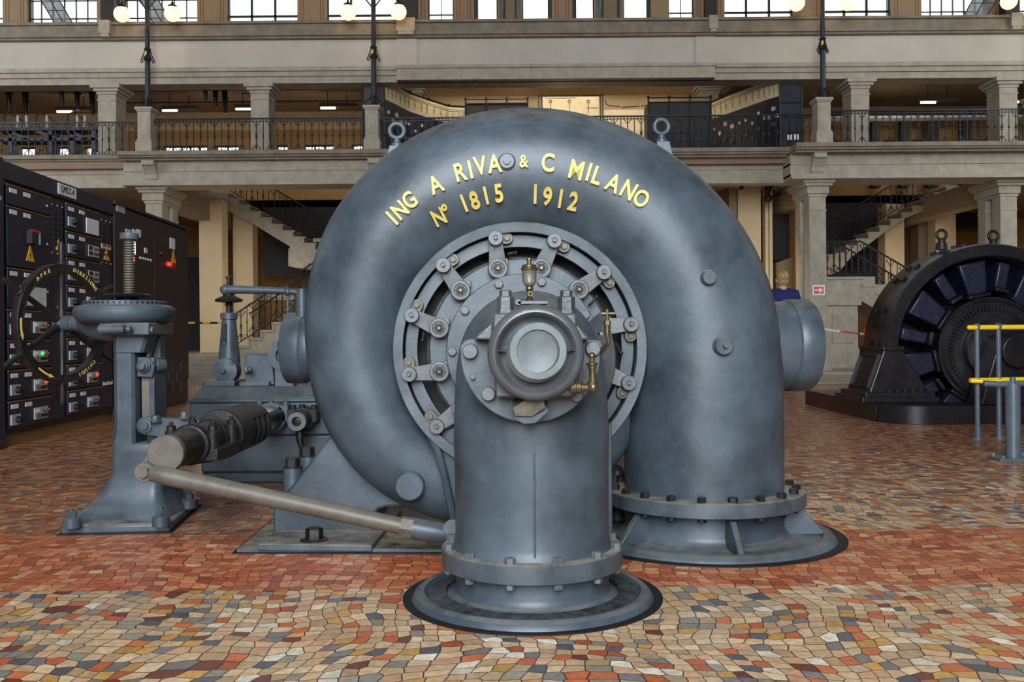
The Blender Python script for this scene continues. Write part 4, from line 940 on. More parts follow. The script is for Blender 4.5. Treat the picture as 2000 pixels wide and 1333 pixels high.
for x0, x1, Y in ((-17, x238, 20.25), (x238, x775, 19.95), (x775, x1556, 20.3), (x1556, 17, 19.75)):
    b.bb(x0, x1, Y, 20.6, 4.17, ZL - .17); b.bb(x0, x1, Y - .05, 20.6, 4.14, 4.21); b.bb(x0, x1, Y - .09, 20.6, 4.10, 4.145); b.bb(x0, x1, Y - .03, 20.6, 4.40, 4.44)
struct('trim_3', b, STONE, smooth=0)
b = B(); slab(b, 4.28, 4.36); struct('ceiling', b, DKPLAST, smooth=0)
# upper beam, plaster band, sill
b = B(); b.bb(-17, 17, 20.62, 21.15, 6.42, 6.74); b.bb(-17, 17, 20.5, 21.15, 6.66, 6.75); b.bb(-17, 17, 20.56, 21.15, 6.56, 6.67)
xa1, xb1 = XY(778, 20.4), XY(1402, 20.4); b.bb(xa1, xb1, 20.42, 20.7, 6.42, 6.70); b.bb(xa1 - .02, xb1 + .02, 20.37, 20.7, 6.66, 6.73)
struct('trim_4', b, STONE, bev=.006, smooth=0)
b = B(); b.bb(-17, 17, 20.7, 21.1, 6.7, 7.45); b.bb(XY(778, 20.55), XY(818, 20.55), 20.66, 20.8, 6.75, 7.42); b.bb(XY(1366, 20.55), XY(1402, 20.55), 20.66, 20.8, 6.75, 7.42); struct('wall_back', b, PLAST, smooth=0)
b = B(); b.bb(-17, 17, 20.48, 21.2, 7.42, 7.70); b.bb(-17, 17, 20.4, 21.2, 7.66, 7.72); b.bb(-17, 17, 20.55, 21, 7.38, 7.43); struct('trim_5', b, STONEC, bev=.008, smooth=0)
WIN = [(-60, 5), (53, 189), (240, 385), (443, 581), (638, 776), (836, 886), (926, 972), (1020, 1078), (1118, 1161), (1218, 1271), (1306, 1356), (1415, 1550), (1608, 1741), (1800, 1932), (1990, 2120)]
YW = 20.85
edges = [-17.0]; wx = []
for a, c_ in WIN: wx.append((P(a, 30, YW).x, P(c_, 30, YW).x))
b = B(); prev = -17.0
for x0, x1 in wx: b.bb(prev, x0, YW, 21.15, 7.68, 9.9); prev = x1
b.bb(prev, 17, YW, 21.15, 7.68, 9.9); b.bb(-17, 17, YW, 21.15, 9.88, 12.0); WU = struct('wall_back_2', b, mat('ochre_grey_plaster', (146, 124, 94), .85, var=.08), smooth=0)
b = B()
prs = [(wx[i][1], wx[i + 1][0]) for i in range(len(wx) - 1)]
for x0, x1 in prs:
    if x1 - x0 < .42: continue
    for o in (.07, .13):
        b.bb(x0 + o, x0 + o + .014, YW - .003, YW + .01, 7.72 + o * .6, 9.8); b.bb(x1 - o - .014, x1 - o, YW - .003, YW + .01, 7.72 + o * .6, 9.8); b.bb(x0 + o, x1 - o, YW - .003, YW + .01, 7.72 + o * .6, 7.735 + o * .6)
mk('painted_border', b, REDLINE, WU, smooth=0)
for i, (x0, x1) in enumerate(wx):
    b = B(); w = .028; z0, z1 = 7.7, 9.9; narrow = 0.3 < x1 - x0 < 0.9
    b.bb(x0, x0 + w, 20.95, 21.02, z0, z1); b.bb(x1 - w, x1, 20.95, 21.02, z0, z1); b.bb(x0, x1, 20.95, 21.02, z0, z0 + w)
    n = 2 if narrow else 3; zr = [8.0 + .62 * k for k in range(3)] if narrow or i in (3, 4, 11, 12) else [7.98 + .4 * k for k in range(5)]
    if not narrow and i not in (3, 4, 11, 12): n = 6
    if narrow and i in (6, 7, 8, 9): n = 1; zr = [9.2]
    for k in range(1, n): xx = x0 + (x1 - x0) * k / n; t = .024 if n == 3 else .009; b.bb(xx - t, xx + t, 20.96, 21.01, z0, z1)
    for z in zr: t = .02 if n == 3 else .009; b.bb(x0, x1, 20.96, 21.01, z - t, z + t)
    W = struct('window_%d' % (i + 1), b, WINFR, smooth=0)
    if i not in (6, 7, 8, 9):
        b = B(); b.bb(x0 + w, x1 - w, 20.98, 20.985, z0 + w, z1); mk('pane', b, GLASS, W, smooth=0)
    if i in (1, 2, 13):
        # a pivoting sash tipped out of its frame
        s = 1 if i != 13 else -1; xm = (x0 + x1) / 2
        xa2, xb2 = xm - .52 * .62, xm + .12 * .62
        if i == 13: xa2, xb2 = xm - .1, xm + .42
        b = B(); zb2 = 7.73; zt2 = 8.75; sh = -.47 * s; dy = .0
        def q(x, z, y): return V((x + sh * (z - zb2), y, z))
        L_ = [q(xa2 + .22, zb2, 20.86), q(xb2 + .22, zb2, 20.86), q(xb2 + .22, zt2, 20.5), q(xa2 + .22, zt2, 20.5)]
        b.poly3(L_, (0, .008, 0)); SA = mk('tilted_sash', b, DIRTY, W, smooth=0)
        b = B()
        for k in range(4): b.tube([L_[k], L_[(k + 1) % 4]], .014, 6)
        b.tube([(L_[0] + L_[1]) / 2, (L_[2] + L_[3]) / 2], .012, 6); b.tube([L_[0] * .65 + L_[3] * .35, L_[1] * .65 + L_[2] * .35], .009, 6); mk('sash_bars', b, WINFR, SA, smooth=0)
    if i in (6, 7, 8, 9):
        s = 1 if i in (6, 8) else -1; xh = x1 if s > 0 else x0
        L_ = [V((xh, 20.95, 7.74)), V((xh + s * .14, 20.5, 7.74)), V((xh + s * .14, 20.5, 9.4)), V((xh, 20.95, 9.4))]
        b = B(); b.poly3(L_, (.006 * s, 0, 0)); CA = mk('open_casement', b, DIRTY, W, smooth=0)
        b = B()
        for k in range(4): b.tube([L_[k], L_[(k + 1) % 4]], .016, 6)
        mk('casement_bars', b, WINFR, CA, smooth=0)
        xo = x0 if s > 0 else x1
        b = B(); b.bb(xo - .0, xo + .09 * s, 20.86, 20.96, 7.7, 9.9); mk('frame_jamb', b, WINFR, W, smooth=0)
DKPIL = mat('dark_brown_pilaster', (40, 32, 28), .6, var=.15)
for i, (p0, p1, lab) in enumerate(((203, 228, 'dark brown pilaster between the two leftmost tilted windows'), (775, 815, 'dark brown pilaster left of the middle clerestory windows'), (1377, 1398, 'black pilaster right of the middle clerestory windows'), (1958, 1985, 'dark brown pilaster near the right edge above the wall ledge'))):
    x0, x1 = P(p0, 30, 20.7).x, P(p1, 30, 20.7).x
    b = B(); b.bb(x0, x1, 20.55, YW - .006, 7.725, 9.9); t = mk('pilaster', b, DKPIL, label=lab, cat='pilaster', group='clerestory pilasters', smooth=0)
    b = B(); b.bb(x0 + .02, x1 - .02, 20.36, 20.5, 7.46, 7.75); b.bb(x0 + .05, x1 - .05, 20.38, 20.5, 7.4, 7.47); mk('pilaster_base', b, STONE, t, bev=.006, smooth=0)
# gallery inside
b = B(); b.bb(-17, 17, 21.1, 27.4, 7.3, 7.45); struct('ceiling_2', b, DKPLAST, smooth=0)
GW = [(-60, -10), (34, 68), (88, 135), (163, 204), (318, 404), (420, 466), (540, 562), (594, 652), (687, 714), (1624, 1642), (1699, 1716), (1727, 1766), (1780, 1820), (1905, 1935)]
b = B(); YK = 27.0; gx = [(P(a, 290, YK).x, P(c_, 290, YK).x) for a, c_ in GW]; prev = -17
for x0, x1 in gx: b.bb(prev, x0, YK, 27.3, 5.7, 6.36); prev = x1
b.bb(prev, 17, YK, 27.3, 5.7, 6.36); b.bb(-17, 17, YK, 27.3, 4.3, 5.72); b.bb(-17, 17, YK, 27.3, 6.36, 6.8); struct('wall_back_3', b, OCHRE, smooth=0)
b = B(); b.bb(-17, 17, YK - .01, 27.3, 6.8, 7.32); b.bb(-17, 17, YK - .05, YK, 6.78, 6.81); struct('wall_back_4', b, CREAM, smooth=0)
for i, (x0, x1) in enumerate(gx):
    b = B(); b.bb(x0, x1, 27.1, 27.16, 6.32, 6.36); b.bb(x0, x1, 27.1, 27.16, 5.72, 5.76); n = max(1, int((x1 - x0) / .25))
    for k in range(n + 1): xx = x0 + (x1 - x0) * k / n; b.bb(xx - .02, xx + .02, 27.1, 27.16, 5.72, 6.36)
    W = struct('window_%d' % (i + 21), b, WINFR, smooth=0)
    b = B(); b.bb(x0, x1, 27.12, 27.125, 5.72, 6.34); mk('pane', b, GLASS, W, smooth=0)
b = B(); b.bb(XY(822, 24.6), XY(1400, 24.6), 24.6, 24.8, ZL, 7.32); struct('wall_back_5', b, CREAM, smooth=0)
b = B()
for y in (22.3, 24.2): b.bb(-17, XY(800, y), y, y + .12, 7.18, 7.31)
b.bb(XY(1420, 22.6), 17, 22.4, 22.8, 7.0, 7.31); struct('trim_6', b, DKPLAST, smooth=0)
# gallery piers
b = B(); b.bb(XY(770, 23.6), XY(1440, 23.6), 23.62, 24.6, 7.1, 7.3); struct('trim_9', b, CREAM, smooth=0)
def pier(loc, w, d, h, label, group, capw=.12, base=.0):
    t = thing('stone_pier', label, 'pier', loc, group); x, y, z = loc
    b = B(); b.bb(x - w / 2, x + w / 2, y - d / 2, y + d / 2, z + .18, z + h - .22); mk('pier_shaft', b, STONE, t, bev=.012, smooth=0)
    b = B(); b.bb(x - w / 2 - .03, x + w / 2 + .03, y - d / 2 - .03, y + d / 2 + .03, z, z + .18); mk('pier_base', b, STONE, t, bev=.01, smooth=0)
    b = B()
    for k, (g, h0, h1) in enumerate(((.015, .36, .33), (.02, .22, .16), (.07, .16, .1), (capw, .1, .0))): b.bb(x - w / 2 - g, x + w / 2 + g, y - d / 2 - g, y + d / 2 + g, z + h - h0, z + h - h1)
    mk('pier_capital', b, STONE, t, bev=.006, smooth=0); return t
ordn = ['first', 'second', 'third', 'fourth', 'fifth', 'sixth']
for i, px in enumerate((219, 515, 807, 1390, 1678, 1965)):
    loc = V((XY(px, 20.85), 20.95, ZL))
    lab = ['grey stone gallery pier left of the leftmost lamp post', 'grey stone gallery pier between the left and middle lamp posts', 'grey stone gallery pier rising behind the left marble wing of the control board', 'grey stone gallery pier rising behind the right marble wing of the control board', 'grey stone gallery pier just right of the right lamp post', 'grey stone gallery pier nearest the right edge'][i]
    if i in (2, 3):
        loc = V((XY(px, 23.7), 23.92, ZL)); pier(loc, .46, .44, 7.12 - ZL, lab, 'stone piers of the gallery'); continue
    if i == 0: p0 = pier(loc, .40, .56, 6.44 - ZL, lab, 'stone piers of the gallery')
    else: dup(p0, loc, lab)
# ground-floor columns: paired shafts, pedestal, capital
def column2(loc, label):
    t = thing('stone_column', label, 'column', loc, 'ground floor columns under the gallery'); x, y, z = loc; H_ = 4.12 - z
    for k, yy in enumerate((y, y + .62)):
        b = B(); w = .36
        b.bb(x - w / 2, x + w / 2, yy - .18, yy + .18, z + .95, z + H_ - .34); b.bb(x - w / 2 - .015, x + w / 2 + .015, yy - .195, yy + .195, z + H_ - .66, z + H_ - .62)
        mk('column_shaft', b, STONE, t, bev=.04 if k == 0 else .03, smooth=0)
    b = B(); b.bb(x - .25, x + .25, y - .24, y + .86, z, z + .06); b.bb(x - .22, x + .22, y - .22, y + .84, z + .05, z + .86); b.bb(x - .25, x + .25, y - .25, y + .87, z + .86, z + .91); b.bb(x - .21, x + .21, y - .21, y + .83, z + .9, z + .96); mk('column_pedestal', b, STONE, t, bev=.008, smooth=0)
    b = B()
    for g, h0, h1 in ((.2, .36, .3), (.23, .3, .14), (.29, .14, .08), (.33, .08, 0)): b.bb(x - g, x + g, y - g, y + .62 + g, z + H_ - h0, z + H_ - h1)
    mk('column_capital', b, STONE, t, bev=.008, smooth=0); return t
column2(V((XY(1597, 20.0), 20.12, .09)), 'grey stone column bearing the red arrow sign')
cl0 = V((XY(303, 20.2), 20.35, .51)); column2(cl0, 'grey stone column behind the top of the brown-black cabinet')
column2(V((XY(1978, 20.0), 20.3, .09)), 'grey stone column at the right edge behind the black generator')
b = B()
for px in (303, 1597, 1978): x = XY(px, 20.3); b.bb(x - .2, x + .2, 20.6, 27, 3.78, 4.3)
struct('trim_7', b, DKPLAST, smooth=0)
# consoles under the ledge
for px, Y, lab in ((289, 19.7, 'scrolled stone bracket under the ledge below the left lamp post'), (732, 19.7, 'scrolled stone bracket under the ledge beside the turbine top'), (1607, 19.45, 'scrolled stone bracket under the ledge above the arrow sign column')):
    x = XY(px, Y); b = B(); pr = [(0, 0), (0, -.42), (.05, -.42), (.1, -.36), (.1, -.28), (.16, -.2), (.24, -.12), (.3, -.1), (.3, 0)]
    b.poly3([V((x - .13, Y + .32 - u, 4.61 + v)) for u, v in pr], (.26, 0, 0)); mk('stone_bracket', b, STONE, label=lab, cat='bracket', group='stone brackets', bev=.008, smooth=0)
# balustrade pedestals and lamp posts
peds = []
for i, (px, Y) in enumerate(((289, 19.85), (731, 19.85), (1609, 19.5), (2024, 19.5))):
    loc = V((XY(px, Y), Y, ZL)); x, y, z = loc
    lab = ['panelled stone balustrade pedestal under the leftmost lamp post', 'panelled stone balustrade pedestal under the middle lamp post', 'panelled stone balustrade pedestal under the lamp post on the right', 'panelled stone balustrade pedestal just past the right edge'][i]
    if i == 0:
        pd0 = thing('balustrade_pedestal', lab, 'pedestal', loc, 'balustrade pedestals')
        b = B(); b.bb(x - .17, x + .17, y - .17, y + .25, z, z + .22); b.bb(x - .155, x + .155, y - .155, y + .235, z + .22, z + .26); mk('pedestal_base', b, STONE, pd0, bev=.008, smooth=0)
        b = B(); b.bb(x - .135, x + .135, y - .135, y + .215, z + .26, z + .84); b.bb(x - .09, x + .09, y - .145, y, z + .34, z + .78); mk('pedestal_die', b, STONE, pd0, bev=.008, smooth=0)
        b = B(); b.bb(x - .155, x + .155, y - .155, y + .235, z + .84, z + .87); b.bb(x - .18, x + .18, y - .18, y + .26, z + .87, z + .93); mk('pedestal_cap', b, STONE, pd0, bev=.008, smooth=0)
    else: dup(pd0, loc, lab)
    lab = ['tall iron lamp post with two lit globes on the left pedestal', 'tall iron lamp post with two lit globes, left of the turbine top', 'tall iron lamp post with two lit globes above the arrow sign column', 'lit globe lamp whose post stands past the right edge'][i]
    loc = V((loc.x + .03, Y + .02, ZL + .93)); x, y, z = loc
    if i == 0:
        lp = thing('globe_lamp_post', lab, 'lamp post', loc, 'globe lamp posts'); T = Matrix.Translation((x, y, z))
        b = B(); b.lathe([(.09, 0), (.085, .04), (.062, .1), (.058, .3), (.055, 1.0), (.09, 1.03), (.075, 1.08), (.055, 1.14), (.052, 1.22), (.075, 1.25), (.05, 1.28), (.048, 2.6)], T, 16); mk('post_shaft', b, POSTM, lp)
        b = B()
        for k in range(4):
            a = PI / 2 * k + .3; d = V((math.cos(a), math.sin(a), 0)); o = V((x, y, z))
            b.tube([o + d * r + V((0, 0, h)) for r, h in ((.06, .22), (.1, .14), (.17, .12), (.2, .06), (.17, .02), (.13, .04), (.14, .07))], .014, 6)
            b.tube([o + d * r + V((0, 0, h)) for r, h in ((.05, 1.25), (.07, 1.16), (.11, 1.05), (.14, 1.0), (.12, .96), (.09, .98), (.1, 1.02))], .012, 6)
        mk('scroll_ornament', b, WROUGHT, lp)
        b = B(); b.bb(x - .045, x + .005, y - .062, y - .03, z + 1.09, z + 1.19); mk('gilded_leaf', b, GOLD, lp)
        for s in (-1, 1):
            b = B(); b.tube([V((x + s * r, y, z + h)) for r, h in ((.03, 2.1), (.15, 2.25), (.32, 2.38), (.47, 2.37), (.53, 2.28), (.53, 2.2))], .016, 8); b.lathe([(.1, 2.12), (.09, 2.16), (.03, 2.2), (.02, 2.24)], Matrix.Translation((x + s * .53, y, z)), 16); ar = mk('lamp_arm', b, WROUGHT, lp)
            b = B(); b.sphere((x + s * .53, y, z + 1.99), .165, 24, 16); mk('glass_globe', b, GLOBE, lp)
    else: dup(lp, loc, lab)
# iron balustrades
HB = .70
def bal_plain(): b = B(); b.cyl((0, 0, 0), (0, 0, HB), .010, seg=6); b.sphere((0, 0, HB * .5), .022, 8, 6); b.sphere((0, 0, .06), .02, 8, 6); return b
def bal_scroll():
    b = B(); b.cyl((0, 0, 0), (0, 0, HB), .012, seg=6); b.sphere((0, 0, HB * .5), .03, 8, 6); b.bb(-.035, .035, -.008, .008, HB * .5 + .04, HB * .5 + .055); b.bb(-.035, .035, -.008, .008, HB * .5 - .055, HB * .5 - .04)
    for s in (-1, 1):
        for zc_, f in ((HB - .075, 1), (.1, -1)):
            b.tube([V((s * x, 0, zc_ + f * z)) for x, z in ((.008, -.06), (.03, -.05), (.045, -.01), (.075, .015), (.095, .04), (.085, .062), (.06, .055), (.062, .035))], .0085, 5)
    b.tube([V((0, 0, .1)), V((.0, 0, .16))], .02, 6); return b
mA = mk('tmp', bal_plain(), WROUGHT); mB = mk('tmp', bal_scroll(), WROUGHT); meA, meB = mA.data, mB.data
cA, cB = mA.location.z - 0, mB.location.z; offA, offB = mA.location.copy(), mB.location.copy()
bpy.data.objects.remove(mA); bpy.data.objects.remove(mB); meA.name = 'plain_baluster'; meB.name = 'scrolled_baluster'
def put_bal(parent, p, k, sc=1.0, rz=0.0):
    o = bpy.data.objects.new('baluster', meB if k % 2 == 0 else meA); C.objects.link(o); o.parent = parent
    o.location = V(p) + (offB if k % 2 == 0 else offA) * sc - WL[parent.name]; o.scale = (sc, sc, sc); o.rotation_euler = (0, 0, rz)
def balustrade(x0, x1, y, label, z=ZL, sp=.142):
    t = thing('iron_balustrade', label, 'balustrade', ((x0 + x1) / 2, y, z), 'iron balustrades along the gallery')
    b = B(); b.bb(x0, x1, y - .022, y + .022, z + HB, z + HB + .028); b.bb(x0, x1, y - .012, y + .012, z + HB - .05, z + HB - .035); mk('hand_rail', b, WROUGHT, t, smooth=0)
    b = B(); b.bb(x0, x1, y - .012, y + .012, z + .02, z + .036); mk('bottom_rail', b, WROUGHT, t, smooth=0)
    n = int((x1 - x0) / sp)
    for k in range(n): put_bal(t, (x0 + (k + .5) * (x1 - x0) / n, y, z), k)
def px_(p, Y): return XY(p, Y)
balustrade(-10.9, px_(272, 20.08), 20.16, 'black wrought iron balustrade left of the leftmost pedestal')
balustrade(px_(306, 19.9), px_(714, 19.9), 19.92, 'black wrought iron balustrade between left and middle pedestals')
balustrade(px_(748, 19.95), px_(1592, 19.95), 19.97, 'long black wrought iron balustrade in front of the control board')
balustrade(px_(1626, 19.6), px_(2009, 19.6), 19.62, 'black wrought iron balustrade right of the rightmost visible pedestal')
# ------------------------------------------------ control board on the gallery
def wing(pts, label, name, inner):
    t = thing(name, label, 'control board', (pts[0][0], pts[0][1], ZL))
    ztop, zm = 6.576, 6.14; dv = V((0, .0, 0))
    b = B(); s = B(); n = len(pts); fr = B(); tr = B(); im = []
    for i in range(n - 1):
        a = V((pts[i][0], pts[i][1], 0)); c_ = V((pts[i + 1][0], pts[i + 1][1], 0)); d = (c_ - a).normalized(); nn = V((-d.y, d.x, 0)) * inner
        for bb_, z0, z1 in ((b, zm, ztop - .02), (s, ZL + .02, zm)):
            q = [a + V((0, 0, z0)), c_ + V((0, 0, z0)), c_ + V((0, 0, z1)), a + V((0, 0, z1))]; bb_.poly3(q, nn * .06)
        fr.tube([a + V((0, 0, ztop)), c_ + V((0, 0, ztop))], .025, 6); fr.sphere(a + V((0, 0, ztop + .02)), .04, 8, 6)
        Lh = (c_ - a).length
        for zt in (ztop - .09, ztop - .13): tr.tube([a - nn * .004 + V((0, 0, zt)), c_ - nn * .004 + V((0, 0, zt))], .005, 4)
        for f in (.25, .6, .9):
            m = a + (c_ - a) * f - nn * .004
            tr.tube([m + V((0, 0, ztop - .12)), m + V((0, 0, ztop - .2))], .005, 4); tr.tube([m + d * .03 + V((0, 0, ztop - .2)), m + d * .02 + V((0, 0, ztop - .27)), m - d * .02 + V((0, 0, ztop - .27)), m - d * .03 + V((0, 0, ztop - .2))], .005, 4); tr.tube([m + V((0, 0, ztop - .27)), m + V((0, 0, ztop - .36))], .005, 4)
            for zi in (5.8, 5.45):
                pp_ = m - nn * .0 + V((0, 0, zi + .1 * math.sin(9 * f + i)))
                q_ = B(); im.append(q_)
                if (i + int(f * 10)) % 3 == 0: q_.lathe([(.055, 0), (.055, .04)], frame(pp_, -nn), 14)
                else: q_.box(pp_ - nn * .015, (.05, .04, .07), None)
    BP = mk('marble_header', b, MARBLE, t, smooth=0); SP_ = mk('slate_panel', s, SLATE, t, smooth=0); mk('top_rail', fr, WROUGHT, t); mk('mimic_lines', tr, INK, BP, smooth=0); [mk('instrument', q_, LGREY if k_ % 4 == 0 else (MARBLE if k_ % 4 == 2 else IRON), SP_) for k_, q_ in enumerate(im)]
    return t
Lp = [(XY(755, 20.95), 20.95), (XY(779, 21.5), 21.5), (XY(804, 22.15), 22.15), (XY(841, 22.8), 22.8), (XY(880, 23.45), 23.45), (XY(913, 23.55), 23.55)]
wl = wing(Lp, 'left curved wing of the control board, cream marble strip above black panels', 'control_board', 1)
Rp = [(XY(1392, 23.3), 23.3), (XY(1425, 22.6), 22.6), (XY(1465, 21.9), 21.9), (XY(1500, 21.3), 21.3), (XY(1526, 20.95), 20.95)]
wr_ = wing(Rp, 'right curved wing of the control board, cream marble strip above black panels', 'control_board', 1)
def endpanel(px0, px1, lab, white=False):
    Y = 20.92; x0, x1 = XY(px0, Y), XY(px1, Y); t = thing('board_end_panel', lab, 'panel', ((x0 + x1) / 2, Y, ZL), 'end panels of the control board')
    b = B(); b.bb(x0, x1, Y, Y + .05, ZL, 6.56); mk('sheet', b, mat('dark_brown_sheet', (48, 40, 40), .5, var=.1) if not white else SLATE, t, smooth=0)
    b = B()
    for x in (x0, x1): b.cyl((x, Y, ZL), (x, Y, 6.6), .022, seg=8); b.sphere((x, Y, 6.6), .035, 8, 6)
    b.cyl((x0, Y, 6.58), (x1, Y, 6.58), .018, seg=8); b.cyl((x0, Y - .01, 5.98), (x1, Y - .01, 5.98), .014, seg=8); mk('panel_frame', b, WROUGHT, t)
    if white:
        for f in (.42, .72):
            xx = x0 + (x1 - x0) * f; b = B(); b.bb(xx - .05, xx + .05, Y - .02, Y, 5.16, 5.28); mk('white_meter', b, WHITE, t, smooth=0)
endpanel(712, 754, 'brown sheet end panel of the board behind the middle lamp post'); endpanel(1527, 1570, 'black end panel with two white meters left of the right lamp post', True)
def meshcab(px0, px1, Y, ztop, n, lab):
    x0, x1 = XY(px0, Y), XY(px1, Y); t = thing('mesh_cabinet', lab, 'cabinet', ((x0 + x1) / 2, Y + .3, ZL), 'dark framed cabinets on the gallery')
    b = B(); b.bb(x0, x1, Y + .02, Y + .7, ZL, ztop - .12); mk('cabinet_body', b, mat('dark_mesh', (30, 26, 27), .6, var=.2) if 'dark_mesh' not in bpy.data.materials else bpy.data.materials['dark_mesh'], t, smooth=0)
    b = B()
    for k in range(n + 1): x = x0 + (x1 - x0) * k / n; b.cyl((x, Y, ZL), (x, Y, ztop), .02, seg=8); b.sphere((x, Y, ztop), .035, 8, 6)
    for z in (ztop - .02, ztop - .12): b.cyl((x0, Y, z), (x1, Y, z), .014, seg=8)
    mk('cabinet_frame', b, WROUGHT, t)
    b = B()
    for k in range(n): xa_ = x0 + (x1 - x0) * (k + .2) / n; b.bb(xa_, xa_ + (x1 - x0) * .6 / n, Y + .005, Y + .02, 5.3, 5.38)
    mk('door_plate', b, SLATE, t, smooth=0)
meshcab(913, 1034, 22.9, 6.62, 3, 'low dark framed cabinet row just left of centre behind the turbine top'); meshcab(1270, 1392, 21.6, 6.3, 3, 'dark framed cabinet row behind the right lifting eye')
t = thing('centre_board', 'small cream marble centre board with three round symbols above the turbine top', 'control board', (XY(1120, 23.6), 23.6, ZL)); Y = 23.6
b = B(); b.bb(XY(1064, Y), XY(1173, Y), Y, Y + .08, ZL, zz(190, Y)); b.bb(XY(1173, Y), XY(1272, Y), Y + .05, Y + .12, ZL, zz(215, Y)); cbp = mk('marble_panel', b, MARBLE, t, smooth=0)
b = B()
for px in (1075, 1112, 1149): c0 = P(px, 198, Y - .01); b.torus(c0, (0, 1, 0), .035, .008, 16, 5); b.cyl(c0 - V((0, 0, .04)), c0 - V((0, 0, .3)), .006, seg=5)
b.bb(XY(1068, Y), XY(1128, Y), Y - .008, Y, zz(193, Y), zz(192, Y)); b.bb(XY(1149, Y), XY(1172, Y), Y - .008, Y, zz(213, Y), zz(212, Y)); mk('mimic_lines', b, INK, cbp)
b = B()
for p0, p1 in ((1064, 1136), (1139, 1174)): b.cyl((XY(p0, Y), Y, zz(188, Y)), (XY(p1, Y), Y, zz(188, Y)), .016, seg=6)
for px in (1056, 1061, 1177, 1181): b.cyl((XY(px, Y), Y, ZL), (XY(px, Y), Y, zz(187, Y)), .014, seg=6); b.sphere((XY(px, Y), Y, zz(187, Y)), .03, 8, 6)
b.tube([P(px, py, Y) for px, py in ((1182, 196), (1184, 203), (1190, 207), (1211, 208))], .014, 6); b.cyl(P(1214, 210, Y), P(1249, 207.5, Y), .012, seg=6); b.cyl(P(1252, 207.5, Y), P(1270, 206, Y), .012, seg=6); mk('board_frame', b, WROUGHT, t)
# left gallery apparatus: switch racks with insulators
t = thing('switch_rack', 'dark iron switch rack with porcelain insulators on the gallery, far left', 'switchgear', (XY(100, 22.3), 22.3, ZL)); Y = 22.3
b = B(); b.bb(XY(-5, Y), XY(200, Y), Y - .04, Y + .5, zz(248, Y), zz(242, Y)); b.bb(XY(-5, Y), XY(200, Y), Y, Y + .5, zz(268, Y), zz(262, Y))
for px in (22, 100, 143, 185): b.bb(XY(px - 4, Y), XY(px + 4, Y), Y, Y + .4, ZL, zz(243, Y))
for px in (12, 70, 130): b.poly3([P(px, 252, Y), P(px + 40, 268, Y), P(px + 40, 274, Y), P(px, 259, Y)], (0, .1, 0))
mk('rack_frame', b, mat('rack_blue_grey', (38, 44, 56), .5, .2), t, smooth=0)
for px in (35, 52, 92, 151, 166): b = B(); c0 = P(px, 250, Y + .1); b.cone_prof(c0, c0 + V((0, 0, .3)), [(0, .07), (.1, .07), (.12, .03), (.3, .04), (.5, .028), (.7, .04), (.95, .028), (1, .05)], 12); mk('insulator', b, PORC, t)
b = B()
for px in (8, 70, 132): b.tube([P(px, 244, Y + .1), P(px, 226, Y + .1), P(px + 8, 220, Y + .1), P(px + 24, 228, Y + .1), P(px + 46, 246, Y + .1)], .02, 6)
mk('bus_bar', b, WROUGHT, t)
# insulators hanging from the gallery ceiling
hang = [(19, 192, 219, 22.2), (52, 205, 229, 23.2), (121, 184, 200, 21.6), (152, 190, 215, 22.6), (182, 203, 225, 23.4), (402, 181, 196, 21.6), (422, 188, 212, 22.3), (441, 204, 222, 23.2)]
for i, (px, y0_, y1_, Y) in enumerate(hang):
    top = V((XY(px, Y), Y, 7.3)); bot = P(px, y1_, Y); b = B(); L_ = top.z - bot.z
    b.cone_prof(bot, top, [(0, .035), (.15, .05), (.5, .07), (.7, .085), (.72, .03), (1, .03)], 12); b.torus(bot + V((0, 0, L_ * .4)), (0, 0, 1), .08, .012, 14, 5)
    side = 'leftmost bay' if px < 200 else 'second bay'
    mk('ceiling_insulator', b, IROND, label='dark insulator hanging from the gallery ceiling in the ' + side, cat='insulator', group='hanging insulators in the ' + side)
b = B()
for y in (22.0, 23.5, 24.8): b.cyl((-10.8, y, 7.05), (XY(800, y), y, 7.05), .018, seg=6)
mk('conduit_pipes', b, IROND, label='thin dark conduits under the gallery ceiling on the left', cat='conduit')
# fluorescent fixtures
fx = [(125, 219, 24.4, 'short lit fluorescent lamp in the leftmost gallery bay'), (331, 217, 24.4, 'lit fluorescent lamp right of the leftmost lamp post'), (474, 214, 24.8, 'dim fluorescent lamp behind the second gallery pier'), (640, 212, 24.4, 'lit fluorescent lamp left of the middle lamp post'), (1812, 201, 24.0, 'lit fluorescent lamp between the two right piers'), (1995, 200, 24.0, 'lit fluorescent lamp at the right edge')]
for px, py, Y, lab in fx:
    c0 = P(px, py, Y); t = thing('fluorescent_lamp', lab, 'ceiling lamp', (c0.x, Y, c0.z)); wd = .75
    b = B(); b.bb(c0.x - .2, c0.x + wd, Y - .08, Y + .08, c0.z + .03, c0.z + .12); b.cyl((c0.x, Y, c0.z + .1), (c0.x, Y, 7.31), .012, seg=6); b.cyl((c0.x + .5, Y, c0.z + .1), (c0.x + .5, Y, 7.12), .012, seg=6); mk('lamp_housing', b, mat('lamp_housing_dark', (70, 64, 58), .5) if 'lamp_housing_dark' not in bpy.data.materials else bpy.data.materials['lamp_housing_dark'], t, smooth=0)
    b = B(); b.cyl((c0.x - .18, Y, c0.z + .01), (c0.x + .2, Y, c0.z + .01), .026, seg=10); mk('lit_tube', b, TUBEL, t)
